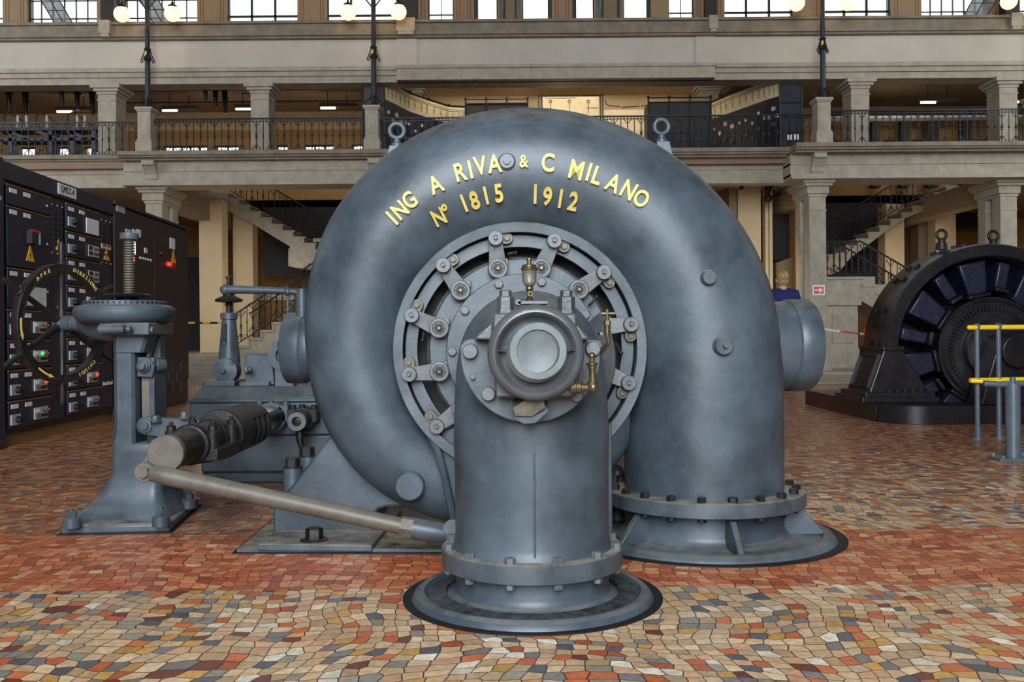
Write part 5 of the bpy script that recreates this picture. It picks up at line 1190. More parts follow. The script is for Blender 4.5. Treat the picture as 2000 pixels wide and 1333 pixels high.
# right gallery: white shelf strip and dark cupboards
b = B(); b.bb(XY(1615, 25), XY(2000, 25) + 1, 25, 25.4, zz(236, 25), zz(232, 25)); mk('white_shelf', b, WHITE, label='long white shelf edge at the back of the right gallery', cat='shelf', smooth=0)
b = B(); b.bb(XY(1615, 25.2), XY(2000, 25.2) + 1, 25.4, 25.6, zz(230, 25), zz(212, 25)); mk('dark_duct', b, mat('dark_duct', (52, 44, 38), .6, var=.1), label='dark duct above the white shelf in the right gallery', cat='duct', smooth=0)
for i, px in enumerate((1722, 1779, 1838, 1900)):
    b = B(); x = XY(px, 25.2); b.bb(x - .12 - .1 * (i == 2), x + .1, 25.42, 25.7, ZL, zz(236, 25)); mk('dark_cupboard', b, DKPIL, label='dark upright cupboard under the white shelf, right gallery', cat='cupboard', group='cupboards under the white shelf', smooth=0)

# ------------------------------------------------ ground floor behind the columns
b = B(); b.bb(-17, 17, 28.5, 28.8, 0, 4.5); struct('wall_back_6', b, mat('deep_ochre_wall', (150, 108, 54), .9, var=.12), smooth=0)  # ochre tone deeper than the gallery wall's
def wallpier(px0, px1, Y, z0, m, name, lab, d=.5):
    b = B(); b.bb(XY(px0, Y), XY(px1, Y), Y, Y + d, z0, 4.3); return mk(name, b, m, label=lab, cat='pillar', bev=.01, smooth=0)
wallpier(390, 435, 23.4, .51, CREAM, 'plaster_pillar', 'broad cream plaster pillar right of the brown-black cabinet')
wallpier(456, 495, 25.2, .51, CREAM, 'plaster_pillar', 'cream plaster pillar behind the upper stair flight on the left')
wallpier(1443, 1488, 22.2, .0, CREAM, 'plaster_pillar', 'cream plaster pillar just right of the turbine shoulder')
b = B(); 
for k in range(2): b.bb(XY(1493 + 8 * k, 22.4), XY(1499 + 8 * k, 22.4), 22.25, 22.5, 0, 4.3)
mk('fluted_jamb', b, CREAM, label='narrow fluted cream jamb above the person', cat='jamb', smooth=0)
wallpier(1426, 1441, 22.0, 0, DKPLAST, 'plaster_pillar', 'rough stone quoin pillar against the turbine shoulder')
wallpier(1555, 1569, 22.4, .0, OCHRE, 'plaster_pillar', 'narrow pillar with orange light painted in, left of the arrow sign column')  # ochre colour stands in for orange lamplight on this pillar
wallpier(1730, 1768, 25.2, 0, CREAM, 'plaster_pillar', 'dim cream pillar under the right upper flight')
wallpier(1829, 1869, 25.3, 0, CREAM, 'plaster_pillar', 'bright cream pillar behind the generator lifting eye')
wallpier(1795, 1822, 26.0, 0, DKPLAST, 'plaster_pillar', 'brown rusticated pillar left of the bright cream pillar')
b = B(); b.bb(XY(366, 28.4), XY(600, 28.4), 28.37, 28.47, zz(590, 28.4) + .1, zz(572, 28.4) + .1); mk('pale_transom', b, CREAM, label='pale horizontal wall band behind the left stair', cat='wall band', smooth=0)
b = B(); b.bb(XY(360, 27.5), XY(391, 27.5), 27.4, 27.8, .51, 3.2); b.bb(XY(1868, 27.3), XY(1960, 27.3), 27.2, 27.5, zz(452, 27.3), zz(412, 27.3)); struct('black_infill', b, BLACK, smooth=0)  # plain black blocks filling two rear bays
b = B(); b.bb(XY(1512, 23), XY(1556, 23), 23.0, 23.1, zz(512, 23), zz(380, 23))
for k in range(12): x = XY(1513 + 3.6 * k, 22.9); b.cyl((x, 22.96, zz(512, 23)), (x, 22.96, zz(450, 23)), .012, seg=5)
mk('dark_grille', b, mat('near_black_grille', (26, 22, 22), .6, var=.2), label='dark barred grille above the person', cat='grille', smooth=0)
b = B(); b.poly3([P(1516, 514, 22.7), P(1546, 503, 22.7), P(1556, 506, 22.7), V((XY(1556, 22.7), 22.7, 0)), V((XY(1516, 22.7), 22.7, 0))], (0, .6, 0)); mk('counter_wall', b, DKPLAST, label='brown sloping counter wall beside the person', cat='counter', smooth=0)
b = B(); c0 = P(1500, 388, 21.6); b.sphere(c0, .1, 12, 8); b.cone_prof(c0, c0 + V((0, 0, .35)), [(0, .08), (.3, .05), (.7, .1), (.8, .16), (1, .16)], 14); b.tube([c0, V((XY(1535, 22.2), 22.4, 4.2))], .03, 6); mk('wall_lantern', b, IROND, label='dark bulb-shaped lantern under the gallery near the grille', cat='lantern')
b = B(); c0 = P(1448, 367, 20.9); b.sphere(c0, .055, 10, 8); b.cyl(c0, V((c0.x, 20.9, 4.28)), .03, seg=8); mk('pendant_bulb', b, IROND, label='small dark pendant bulb under the gallery', cat='pendant lamp')
# stairs
def flight(x0, z0, n, dirn, Y0, Y1, label, tr=.28, rs=.181, und=None, land=0.0, zfloor=None, solid=False):
    """n steps starting at (x0,z0) rising along dirn"""
    t = thing('staircase', label, 'staircase', (x0, (Y0 + Y1) / 2, z0))
    top = [V((x0, Y0, z0))]
    for k in range(n): top += [V((x0 + dirn * tr * k, Y0, z0 + rs * (k + 1))), V((x0 + dirn * tr * (k + 1), Y0, z0 + rs * (k + 1)))]
    xe = x0 + dirn * tr * n; ze = z0 + rs * n
    if land: top.append(V((xe + dirn * land, Y0, ze)))
    return t, top, xe, ze
def rail(parent, x0, z0, n, dirn, Y, tr, rs, every=.14, hh=1.0):
    t = thing('stair_railing', parent, 'railing', (x0, Y, z0), 'wrought iron stair railings')
    xe = x0 + dirn * tr * n; ze = z0 + rs * n
    b = B(); b.tube([V((x0, Y, z0 + rs + .78 * hh)), V((xe, Y, ze + rs + .78 * hh))], .022, 6); mk('hand_rail', b, DKPIL, t)
    b = B(); b.tube([V((x0, Y, z0 + rs + .06)), V((xe, Y, ze + rs + .06))], .012, 5); mk('bottom_rail', b, WROUGHT, t)
    m = int(n * tr / every)
    for k in range(m): f = (k + .5) / m; put_bal(t, (x0 + (xe - x0) * f, Y, z0 + (ze - z0) * f + rs + .06), k, 1.02 * hh)
    return t
# left lower flight, rising to the right
Y0, Y1 = 22.0, 23.2; xs = XY(463, Y0)
t, top, xe, ze = flight(xs, .51, 9, 1, Y0, Y1, 'pale stone lower stair flight rising rightwards behind the governor', land=1.4)
poly = top + [V((xe + 1.4, Y0, ze - .3)), V((xe - .2, Y0, ze - .35)), V((xe - .8, Y0, ze - .8)), V((xe - 1.4, Y0, ze - 1.35)), V((xe - 1.7, Y0, .51))]
b = B(); b.poly3(poly, (0, Y1 - Y0, 0)); mk('flight_body', b, STONE, t, smooth=0)
b = B()
for k in range(9): x = xs + .28 * k; z = .51 + .181 * (k + 1); b.bb(x - .03, x + .3, Y0 - .03, Y1, z - .045, z + .004); b.bb(x - .02, x + .02, Y0 - .03, Y0, z - .18, z)
mk('tread_slabs', b, STONE, t, smooth=0)
rail('wrought iron railing on the near side of the left lower flight', xs, .51, 9, 1, Y0 + .08, .28, .181); rail('wrought iron railing on the far side of the left lower flight', xs, .51, 9, 1, Y1 - .08, .28, .181)
# left upper flight, rising to the left
Y0, Y1 = 24.2, 25.1; xs = XY(617, Y0); z0 = ZY(617, 475, Y0) - .164
t, top, xe, ze = flight(xs, z0, 9, -1, Y0, Y1, 'pale stone upper stair flight rising leftwards with curved underside', tr=.277, rs=.164, land=.8)
und = [P(x, y, Y0) for x, y in ((392, 399), (420, 403), (447, 413), (494, 437), (535, 463), (567, 482))]
poly = top + und + [P(563, 488, Y0), P(563, 520, Y0), P(590, 524, Y0), P(720, 524, Y0), P(720, 466, Y0)]
b = B(); b.poly3(poly, (0, Y1 - Y0, 0)); mk('flight_body', b, STONE, t, smooth=0)
b = B()
for k in range(9): x = xs - .277 * k; z = z0 + .164 * (k + 1); b.bb(x - .3, x + .03, Y0 - .03, Y1, z - .04, z + .004)
b.bb(XY(613, Y0), XY(640, Y0), Y0 - .03, Y1, zz(470, Y0), zz(463, Y0))
mk('tread_slabs', b, STONE, t, smooth=0)
rail('wrought iron railing of the left upper flight', xs, z0, 9, -1, Y1 - .06, .277, .164)
b = B(); b.bb(XY(518, 27.0), XY(760, 27.0), 26.9, 27.0, 2.6, 4.56); struct('left_gap_shade', b, BLACK, smooth=0)  # black panel painting in the dark gap behind the left stairs
# right lower flight: landing at left, descending to the right
Y0, Y1 = 21.3, 22.5; xl0 = XY(1613, Y0); xl1 = XY(1684, Y0); zl = ZY(1650, 541, Y0)
t, top, xe, ze = flight(xl1 + .30 * 9, zl - .178 * 9 , 9, -1, Y0, Y1, 'pale stone lower stair flight with landing beside the arrow sign column', tr=.30, rs=.178, land=xl1 - xl0)
poly = top + [V((xl0, Y0, 1.62)), V((xl1 - .05, Y0, 1.62)), V((xl1 + .25, Y0, 1.45)), V((xl1 + 1.5, Y0, .5)), V((xl1 + 2.2, Y0, .09))]
b = B(); b.poly3(poly, (0, Y1 - Y0, 0)); mk('flight_body', b, STONE, t, smooth=0)
b = B(); b.bb(xl0, xl1 + .02, Y0 - .03, Y1, zl - .06, zl + .004)
for k in range(8): x = xl1 + .3 * k; z = zl - .178 * (k + 1); b.bb(x, x + .32, Y0 - .03, Y1, z - .05, z + .004)
mk('tread_slabs', b, STONE, t, smooth=0)
b = B(); xp = XY(1676, Y0); b.bb(xl0, xp, Y0, Y1, .09, 1.5); b.bb(xl0, xp + .06, Y0 - .06, Y1, 1.5, 1.62); b.bb(xl0, xp + .02, Y0 - .03, Y1, .09, .55); b.bb(xl0 + .15, xp - .1, Y0 - .02, Y0, .65, 1.42); mk('landing_pedestal', b, STONE, t, bev=.008, smooth=0)
tt = thing('stair_railing', 'wrought iron railing along the landing and down the right lower flight', 'railing', (xl0, Y0, zl), 'wrought iron stair railings')
xx0, zz0 = xl1, zl; n = 9
b = B(); b.tube([V((xl0, Y0 + .06, zl + .8)), V((xl1, Y0 + .06, zl + .8)), V((xl1 + .3 * 8, Y0 + .06, zl + .8 - .178 * 8))], .022, 6); mk('hand_rail', b, DKPIL, tt)
b = B(); b.tube([V((xl0, Y0 + .06, zl + .05)), V((xl1, Y0 + .06, zl + .05)), V((xl1 + .3 * 8, Y0 + .06, zl + .05 - .178 * 8))], .012, 5); mk('bottom_rail', b, WROUGHT, tt)
for k in range(6): put_bal(tt, (xl0 + (k + .5) * (xl1 - xl0) / 6, Y0 + .06, zl + .05), k, 1.06)
for k in range(16): put_bal(tt, (xl1 + .15 * (k + .5), Y0 + .06, zl + .05 - .178 * .5 * (k + .5)), k, 1.06)
rail('wrought iron railing on the far side of the right lower flight', xl1 + .3 * 8, zl - .178 * 8 - .178, 9, -1, Y1 - .06, .30, .178)
# right upper flight
Y0, Y1 = 24.2, 25.1; xs = XY(1654, Y0); z0 = ZY(1654, 477, Y0) - .20
t, top, xe, ze = flight(xs, z0, 10, 1, Y0, Y1, 'pale stone upper stair flight rising to the right above the generator', tr=.285, rs=.166, land=.5)
und = [P(x, y, Y0) for x, y in ((1890, 395), (1842, 396), (1760, 430), (1700, 475), (1660, 505), (1640, 530), (1600, 545), (1600, 500))]
b = B(); b.poly3(top + und, (0, Y1 - Y0, 0)); mk('flight_body', b, STONE, t, smooth=0)
b = B()
for k in range(10): x = xs + .285 * k; z = z0 + .166 * (k + 1); b.bb(x - .03, x + .3, Y0 - .03, Y1, z - .04, z + .004)
mk('tread_slabs', b, STONE, t, smooth=0)
rail('wrought iron railing of the right upper flight', xs, z0, 10, 1, Y1 - .06, .285, .166)
b = B(); b.bb(XY(1560, 27.0), XY(1740, 27.0), 26.9, 27.0, 2.2, 4.56); struct('right_gap_shade', b, BLACK, smooth=0)  # black stand-in for the shade behind the right stairs
# ================================================================== RIGHT SIDE
# arrow sign
c0 = P(1600, 567, 19.9); Y = 20.12 - .18 - .006
t = thing('arrow_sign', 'white sign with a white arrow on red, fixed to the stone column', 'sign', (c0.x, Y, c0.z))
w, h = .265, .215
b = B(); b.bb(c0.x - w / 2, c0.x + w / 2, Y - .006, Y + .004, c0.z - h / 2, c0.z + h / 2); mk('sign_plate', b, WHITE, t, smooth=0)
b = B(); b.bb(c0.x - w * .38, c0.x + w * .38, Y - .010, Y - .005, c0.z - h * .34, c0.z + h * .34); mk('red_field', b, mat('sign_red', (222, 84, 90), .5, var=.03), t, smooth=0)
b = B(); pr_ = [(-.32, -.07), (.06, -.07), (-.02, -.24), (.1, -.24), (.33, 0), (.1, .24), (-.02, .24), (.06, .07), (-.32, .07)]
b.poly3([V((c0.x + u * w, Y - .0105, c0.z + v * h)) for u, v in pr_], (0, -.003, 0)); mk('arrow', b, WHITE, t, smooth=0)
# barrier chain (red and white) between two stanchions
t = thing('barrier_chain', 'red and white barrier chain sagging between turbine and generator', 'barrier', (XY(1625, 12.5), 12.5, 0)); Y = 12.5
A0, A1 = P(1496, 622, Y), P(1690, 653, Y); n = 60
for k in range(n):
    f = (k + .5) / n; p = A0 + (A1 - A0) * f; p.z -= .06 * (1 - (2 * f - 1) ** 2) * .4
    b = B(); b.torus((0, 0, 0), (0, (k % 2), 1 - (k % 2)), .013, .0045, 10, 5); b.v = [V((v.x * 1.35, v.y, v.z)) + p for v in b.v]
    mk('chain_link', b, REDW if (int(f * 5.2 + .1) % 2 == 0) else WHITE, t)
for p in (A0, A1): b = B(); b.cyl((p.x, Y, 0.0), (p.x, Y, p.z + .03), .02, seg=12); b.cyl((p.x, Y, 0), (p.x, Y, .03), .14, seg=24); b.sphere((p.x, Y, p.z + .04), .03, 12, 8); mk('stanchion', b, REDW, t)
t = thing('barrier_tape', 'black and yellow barrier pole across the passage right of the brown-black cabinet', 'barrier', (XY(400, 19.0), 19.0, .51)); Y = 19.2
A0, A1 = P(352, 631, Y), P(440, 631, Y)
for k in range(6):
    p0, p1 = A0 + (A1 - A0) * k / 6, A0 + (A1 - A0) * (k + 1) / 6; b = B(); b.cyl(p0, p1, .022, seg=8); mk('pole_band', b, YEL if k % 2 else INK, t)
for p in (A0, A1): b = B(); b.cyl((p.x, Y, .34 if p is not None else 0), (p.x, Y, p.z + .03), .025, seg=10); mk('barrier_post', b, INK, t)
# ------------------------------------------------ person
PY = 15.6; PX = P(1529, 560, PY).x
t = thing('person', 'person with short blond hair in a navy jacket, seen from behind, standing beyond the turbine', 'person', (PX, PY, 0)); t.scale = (1.04, 1.04, 1.04)
def skin(name, verts, edges, rads, m, parent, sub=2):
    me = bpy.data.meshes.new(name); o = V(WL[parent.name]); me.from_pydata([V(v) for v in verts], edges, []); me.materials.append(m)
    ob = bpy.data.objects.new(name, me); C.objects.link(ob); ob.parent = parent
    md = ob.modifiers.new('skin', 'SKIN'); md.use_smooth_shade = True
    for i, r in enumerate(rads):
        r = r if isinstance(r, tuple) else (r, r); me.skin_vertices[0].data[i].radius = r
    me.skin_vertices[0].data[0].use_root = True
    s = ob.modifiers.new('subdivision', 'SUBSURF'); s.levels = sub; s.render_levels = sub
    WL[ob.name] = o.copy(); return ob
# body (one continuous surface), facing away (+y), weight on both feet
bv = [(0, 0, .98), (0, .0, 1.12), (0, -.01, 1.3), (0, 0, 1.46), (0, .0, 1.53), (0, .015, 1.62), (0, .02, 1.72), (0, .02, 1.80),
      (-.10, 0, .93), (-.11, .02, .52), (-.12, -.02, .1), (-.13, .12, .04), (.10, 0, .93), (.11, .02, .52), (.12, -.02, .1), (.13, .12, .04),
      (-.17, 0, 1.45), (-.25, -.02, 1.17), (-.22, .13, .97), (.17, 0, 1.45), (.25, -.02, 1.17), (.22, .13, .97)]
be = [(0, 1), (1, 2), (2, 3), (3, 4), (4, 5), (5, 6), (6, 7), (0, 8), (8, 9), (9, 10), (10, 11), (0, 12), (12, 13), (13, 14), (14, 15), (3, 16), (16, 17), (17, 18), (3, 19), (19, 20), (20, 21)]
br = [(.15, .11), (.14, .1), (.15, .105), (.12, .09), (.06, .06), (.058, .062), (.082, .1), (.05, .06), .09, .06, .045, .04, .09, .06, .045, .04, .062, .05, .036, .062, .05, .036]
skin('body', bv, be, br, SKIN, t)
jv = [(0, 0, .93), (0, 0, 1.1), (0, -.01, 1.3), (0, 0, 1.49), (0, .0, 1.6), (-.19, 0, 1.49), (-.26, -.02, 1.17), (-.225, .12, .99), (.19, 0, 1.49), (.26, -.02, 1.17), (.225, .12, .99)]
skin('jacket', jv, [(0, 1), (1, 2), (2, 3), (3, 4), (3, 5), (5, 6), (6, 7), (3, 8), (8, 9), (9, 10)], [(.19, .14), (.18, .135), (.185, .14), (.165, .12), (.085, .085), .09, .072, .052, .09, .072, .052], JACKET, t)
tv = [(0, 0, .99), (-.10, 0, .9), (-.11, .02, .52), (-.12, -.02, .09), (.10, 0, .9), (.11, .02, .52), (.12, -.02, .09)]
skin('trousers', tv, [(0, 1), (1, 2), (2, 3), (0, 4), (4, 5), (5, 6)], [(.17, .13), .108, .08, .065, .108, .08, .065], TROUS, t)
for s in (-1, 1):
    b = B(); b.v = []; b.sphere((PX + s * .13, PY + .05, .045), 1, 16, 10, (.05, .14, .045)); mk('shoe', b, INK, t)
    for k in range(5):
        fx_ = PX + s * (.222 - (.03 if k == 4 else 0)) ; y = PY + .14 + (.012 * (k - 1.5) if k < 4 else .0); z = .955 - (.0 if k < 4 else -.0)
        b = B(); Lf = (.075, .085, .08, .06, .05)[k]; q = V((fx_, y, z)); b.tube([q, q + V((-.004 * s, .008, -Lf * .5)), q + V((-.018 * s, .012, -Lf))], [.0095, .009, .007], 8); mk('finger', b, SKIN, t)
b = B(); hc_ = V((PX, PY + .02, 1.735)); b.sphere(hc_ + V((0, -.012, .028)), 1, 24, 16, (.098, .115, .112)); b.sphere(hc_ + V((0, -.03, -.05)), 1, 20, 12, (.085, .08, .075)); mk('hair', b, HAIR, t)
for s in (-1, 1): b = B(); b.sphere(hc_ + V((s * .09, .02, -.03)), 1, 10, 8, (.014, .02, .032)); mk('ear', b, SKIN, t)
b = B(); b.sphere(hc_ + V((0, .11, -.02)), 1, 10, 8, (.014, .02, .02)); b.sphere(hc_ + V((-.035, .09, .01)), .012, 8, 6); b.sphere(hc_ + V((.035, .09, .01)), .012, 8, 6); mk('face_features', b, SKIN, t)
# ------------------------------------------------ generator
GY0, GY1 = 9.95, 10.62
gc = V((928 * 10.0 / FL + .03, 0, P(1928, 684, 10.0).z)); GN = thing('electric_generator', 'large black ring-shaped electric generator on a dark plinth at the right', 'generator', (gc.x, 10.3, 0)); RG = 1.125
TG = Matrix.Translation((gc.x, GY0, gc.z)) @ Matrix.Rotation(PI / 2, 4, 'X')     # local z towards the camera
b = B(); x0 = 3.74; x1 = gc.x * 2 - 3.74
r = .35; pl = [(x0, 12.1), (x0, 9.4 + .35)]
for i in range(1, 8): a = PI + PI / 2 * i / 8; pl.append((x0 + .42 + .42 * math.cos(a), 9.42 + .42 + .42 * math.sin(a)))
pl += [(x0 + .42, 9.42), (x1, 9.42), (x1, 12.1)]
b.poly3([V((x, y, 0)) for x, y in pl], (0, 0, .185)); mk('plinth', b, BLACKIRON, GN, bev=.02, smooth=50)
b = B(); a0, a1 = 0.0, PI
b.lathe([(RG - .19, -.67), (RG - .05, -.67), (RG, -.62), (RG, -.05), (RG - .015, 0), (RG - .13, 0.0), (RG - .15, -.03), (RG - .15, -.2), (RG - .19, -.25), (RG - .19, -.67)], TG, 96, a0=a0, a1=a1)
YO = mk('yoke', b, BLACKIRON, GN, smooth=45)
for a in (100, 112, 128, 138, 158, 166, 176):
    for k in (0,):
        for yy in (GY0 + .2, GY0 + .42): b = B(); d = V((math.cos(math.radians(a)), 0, math.sin(math.radians(a)))); p = V((gc.x, yy, gc.z)) + d * RG; b.hexbolt(p, d, .035, .03, wash=False); mk('yoke_bolt', b, BLACKIRON, YO)
zb0 = .185; zt0 = gc.z + .02
for s in (-1, 1):
    b = B(); xo = gc.x + s * RG
    def q4(z, xo, xi): return [V((xo, GY0 + .0, z)), V((xi, GY0 + .0, z)), V((xi, GY1, z)), V((xo, GY1, z))]
    pts0 = q4(zb0 + .1, xo + s * .17, gc.x + s * .66); pts1 = q4(zt0, xo + s * .01, gc.x + s * .955)
    b.hexa(pts0, pts1); b.bb(xo + s * .28, gc.x + s * .6, GY0 - .1, GY1 + .08, zb0, zb0 + .06); b.bb(xo + s * .23, gc.x + s * .62, GY0 - .05, GY1 + .04, zb0 + .05, zb0 + .11); b.bb(xo + s * .03, gc.x + s * .93, GY0 - .02, GY1 + .02, zt0 - .02, zt0 + .03)
    LG = mk('yoke_foot', b, BLACKIRON, GN, bev=.012, smooth=0)
    b = B()
    d0 = V((xo + s * .178, 0, zb0 + .1)); d1 = V((xo + s * .018, 0, zt0))
    def sq(f, y): p = d0 + (d1 - d0) * f; return V((p.x, y, p.z))
    for (f0, y0_, f1, y1_) in ((.12, GY0 + .08, .12, GY1 - .08), (.85, GY0 + .08, .85, GY1 - .08), (.12, GY0 + .08, .85, GY0 + .08), (.12, GY1 - .08, .85, GY1 - .08)): b.tube([sq(f0, y0_), sq(f1, y1_)], .016, 6)
    mk('foot_panel_frame', b, BLACKIRON, LG)
    for k in range(6): b = B(); b.hexbolt((gc.x + s * (.7 + .08 * k), GY0 - .03, zb0 + .11), (0, 0, 1), .022, .03); mk('foot_bolt', b, IROND, LG)
for px, py in ((1839, 459), (1940, 461)):
    c0 = P(px, py, 10.25); b = B(); b.torus(c0, (0, 1, 0), .052, .016, 24, 10); b.cyl(c0 - V((0, 0, .055)), c0 - V((0, 0, .085)), .04, seg=16); b.cyl(c0 - V((0, 0, .085)), c0 - V((0, 0, .16)), .055, .065, seg=16); mk('lifting_eye', b, IROND, GN)
for k in range(16):
    a = 2 * PI * (k + .5) / 16; M = Matrix.Translation((gc.x, GY0, gc.z)) @ Matrix.Rotation(-a, 4, 'Y'); big = k % 2 == 0
    b = B(M); 
    if big: b.hexa([V((.60, .05, -.10)), V((.60, .5, -.10)), V((.60, .5, .10)), V((.60, .05, .10))], [V((.94, .05, -.15)), V((.94, .5, -.15)), V((.94, .5, .15)), V((.94, .05, .15))])
    else: b.bb(.66, .94, .08, .45, -.065, .065)
    mk('field_coil', b, COIL, GN, bev=.02)
    b = B(M); b.bb(.565 if big else .62, .60 if big else .66, .02, .5, -.12 if big else -.07, .12 if big else .07); mk('pole_shoe', b, BLACKIRON, GN, bev=.008)
b = B(); b.lathe([(.30, .0), (.50, .0), (.535, -.03), (.535, -.5), (.3, -.5)], TG, 64); b.ring(TG, .535, .56, -.06, -.02, 64); mk('rotor', b, BLACKIRON, GN)
b = B()
for k in range(72): a = 2 * PI * k / 72; M = Matrix.Translation((gc.x, GY0, gc.z)) @ Matrix.Rotation(-a, 4, 'Y'); b.M = M; b.bb(.42, .47, -.035, .01, -.008, .008)
mk('winding_ends', b, IROND, GN)
b = B(); b.lathe([(.0001, .5), (.10, .5), (.10, .12), (.27, .1), (.27, -.05)], TG, 48); b.ring(TG, .27, .31, .02, .1, 48); mk('commutator', b, BLACKIRON, GN)
b = B(); xk = gc.x + .18; b.poly3([V((gc.x - .35, 9.5, .185)), V((gc.x + .35, 9.5, .185)), V((gc.x + .16, 9.5, gc.z + .12)), V((gc.x - .16, 9.5, gc.z + .12))], (0, .3, 0)); b.cyl((gc.x, 9.42, gc.z), (gc.x, 9.85, gc.z), .17, seg=32); mk('bearing_pedestal', b, BLACKIRON, GN, bev=.015)
b = B(); b.lathe([(.36, .55), (.40, .5), (.40, .2), (.36, .18)], Matrix.Translation((gc.x + .62, GY0 - .3, gc.z + .12)) @ Matrix.Rotation(PI / 2, 4, 'X'), 40); b.bb(gc.x + .4, gc.x + .84, 9.3, 9.45, .185, gc.z - .1); mk('exciter_drum', b, BROWNC, GN)
b = B(); b.bb(gc.x - 1.0, gc.x + 1.0, GY1 - .02, GY1 + .02, .185, gc.z); b.lathe([(.0001, -.64), (.95, -.64)], TG, 64, cap=False); mk('rear_shield', b, BLACK, GN, smooth=0)
# ------------------------------------------------ yellow railing and bollard
RY = 8.2; x0 = XY(1908, RY); zr = ZY(1908, 640, RY); zm_ = ZY(1908, 743, RY)
t = thing('yellow_guard_rail', 'yellow-topped tubular guard rail with grey posts in front of the generator', 'guard rail', (x0, RY, 0))
pp0 = V((x0, RY, 0)); pp1 = V((XY(1955, 8.0), 8.62, 0)); pp1.x = XY(1953, 8.62)
b = B(); b.cyl(V((x0 - .075, RY - .02, zr)), V((x0 + .9, RY + .12, zr)), .021, seg=16); b.sphere(V((x0 - .075, RY - .02, zr)), .021, 12, 8); mk('top_rail', b, YRAIL, t)
b = B(); b.cyl(V((x0 - .07, RY - .02, zm_)), V((x0 + .9, RY + .12, zm_ + .0)), .021, seg=16); mk('mid_rail', b, YRAIL, t)
b = B(); b.tube([V((x0 - .07, RY - .03, zm_ - .005)), V((x0 + .12, RY - .1, zm_ - .01)), V((x0 + .35, RY - .4, zm_ - .02))], .019, 12); mk('mid_rail', b, YRAIL, t)
for x in (x0, x0 + .2):
    yy = RY + (x - x0) * .14; b = B(); b.cyl((x, yy, 0), (x, yy, zr), .021, seg=16); b.cyl((x, yy, 0), (x, yy, .1), .028, seg=16); b.sphere((x, yy, zr + .004), .033, 14, 10); b.sphere((x, yy, zm_), .03, 12, 8); b.cyl((x, yy, 0), (x, yy, .012), .06, seg=20); mk('rail_post', b, GRAIL, t)
BYY = 6.86; xb = XY(1977, BYY); zt1 = ZY(1977, 749, BYY)
t = thing('grey_bollard', 'thick grey steel bollard on a bolted base plate at the right edge', 'bollard', (xb, BYY, 0))
b = B(); b.cyl((xb, BYY, .02), (xb, BYY, zt1), .051, seg=28); mk('bollard_tube', b, GRAIL, t)
b = B(); b.bb(xb - .14, xb + .14, BYY - .1, BYY + .1, 0, .02); PLT = mk('base_plate', b, GRAIL, t, bev=.003, smooth=0)
for sx in (-1, 1):
    for sy in (-1, 1): b = B(); b.hexbolt((xb + sx * .11, BYY + sy * .07, .02), (0, 0, 1), .014, .022); mk('anchor_bolt', b, STEEL, PLT)
b = B(); b.tube([V((xb - .2, BYY + .02, zt1 + .0)), V((xb - .1, BYY, zt1 - .008)), V((xb + .5, BYY + .05, zt1 + .01))], .022, 12); b.cyl((xb, BYY, zt1), (xb, BYY, zt1 + .045), .02, seg=12); mk('cross_pipe', b, GRAIL, t)
# ================================================================== hall enclosure, light, camera
b = B(); b.bb(-17, 17, -8, 21.2, 11.9, 12.2); HALLW = mat('hall_wall_grey', (74, 71, 67), .9)
struct('ceiling_3', b, HALLW, smooth=0)
sc = bpy.context.scene
b = B(); b.bb(-17.3, -17, -8, 30, 0, 12.2); struct('wall_left', b, HALLW, smooth=0)
b = B(); b.bb(17, 17.3, -8, 30, 0, 12.2); struct('wall_right', b, HALLW, smooth=0)
b = B(); b.bb(-17, 17, -8.3, -8, 0, 12.2); struct('wall_front', b, HALLW, smooth=0)
w = bpy.data.worlds.new('daylight'); sc.world = w; w.use_nodes = True
nt = w.node_tree; bg = nt.nodes['Background']; bg.inputs['Strength'].default_value = 3.0
tc = nt.nodes.new('ShaderNodeTexCoord'); sp_ = nt.nodes.new('ShaderNodeSeparateXYZ'); nt.links.new(tc.outputs['Generated'], sp_.inputs[0])
rp = nt.nodes.new('ShaderNodeValToRGB'); rp.color_ramp.elements[0].position = 0.48; rp.color_ramp.elements[0].color = (.10, .095, .08, 1); rp.color_ramp.elements[1].position = 0.52; rp.color_ramp.elements[1].color = (.84, .93, 1.0, 1)
mr = nt.nodes.new('ShaderNodeMapRange'); mr.inputs['From Min'].default_value = -1; nt.links.new(sp_.outputs['Z'], mr.inputs['Value']); nt.links.new(mr.outputs[0], rp.inputs['Fac']); nt.links.new(rp.outputs[0], bg.inputs['Color'])
def area(name, loc, rot, sx, sy, power, col):
    l = bpy.data.lights.new(name, 'AREA'); l.shape = 'RECTANGLE'; l.size = sx; l.size_y = sy; l.energy = power; l.color = col
    o = bpy.data.objects.new(name, l); C.objects.link(o); o.location = loc; o.rotation_euler = [math.radians(a) for a in rot]; return o
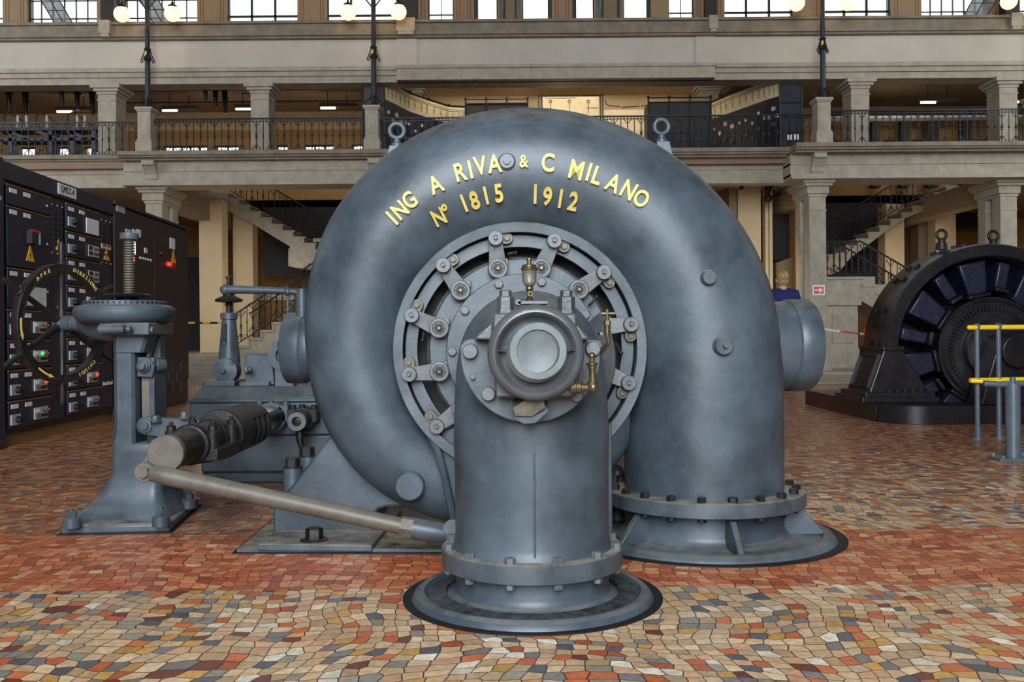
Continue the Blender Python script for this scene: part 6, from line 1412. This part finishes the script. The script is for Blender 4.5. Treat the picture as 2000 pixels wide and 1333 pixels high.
def point(name, loc, power, col, r=.15):
    l = bpy.data.lights.new(name, 'POINT'); l.energy = power; l.color = col; l.shadow_soft_size = r
    o = bpy.data.objects.new(name, l); C.objects.link(o); o.location = loc; return o
area('window_daylight', (-0.6, -7.6, 6.2), (84, 0, 0), 6, 8.5, 3500, (0.9, 0.95, 1.0))  # assumed daylight from behind the camera; no window built in the solid wall
for s in (-1, 1):
    o = area('side_fill', (s * 15.0, 13.5, 6.8), (0, 0, 0), 6, 6, 520, (0.93, 0.96, 1.0)); o.rotation_euler = V((-s * .62, .75, -.12)).to_track_quat('-Z', 'Y').to_euler()  # added fills turned towards the rear building; no windows built
WARM = (1.0, 0.86, 0.66)
for x, y in ((XY(420, 21.3), 21.2), (XY(1470, 21), 21.0), (XY(1700, 22.5), 23.0), (XY(1850, 23), 23.4), (XY(540, 23.2), 23.6)): point('assumed_arcade_light', (x, y, 1.9), 24, WARM)  # assumed warm sources among the pillars; point lights without any lamp built
for x, y in ((XY(120, 23.5), 24.6), (XY(420, 24), 24.6), (XY(620, 24), 24.6), (XY(1100, 22.5), 22.6), (XY(1760, 24), 24.2)): point('gallery_fill', (x, y, 6.0), 13, (1.0, .82, .6))  # added points backing up the lit tubes; no fitting built at these spots
area('cream_wall_fill', (XY(1100, 22.6), 22.5, 7.2), (50, 0, 0), 6, .5, 75, (1.0, .9, .76))  # added fill to brighten the cream wall; no such fitting
cam = bpy.data.cameras.new('camera'); co = bpy.data.objects.new('camera', cam); C.objects.link(co)
cam.sensor_width = 36; cam.lens = 36 * FL / 2000; cam.shift_y = -16.5 / 2000; cam.clip_end = 200; cam.clip_start = .05
Rv = V((CR, 0, -SR)); Uv = V((SR, 0, CR)); Fv = V((0, 1, 0))
M = Matrix.Identity(4)
for i in range(3): M[i][0] = Rv[i]; M[i][1] = Uv[i]; M[i][2] = -Fv[i]
M[2][3] = HC; co.matrix_world = M
sc.camera = co
vs = sc.view_settings; vs.view_transform = 'Standard'; vs.look = 'None'; vs.gamma = 1; vs.use_curve_mapping = False; vs.exposure = 0.05
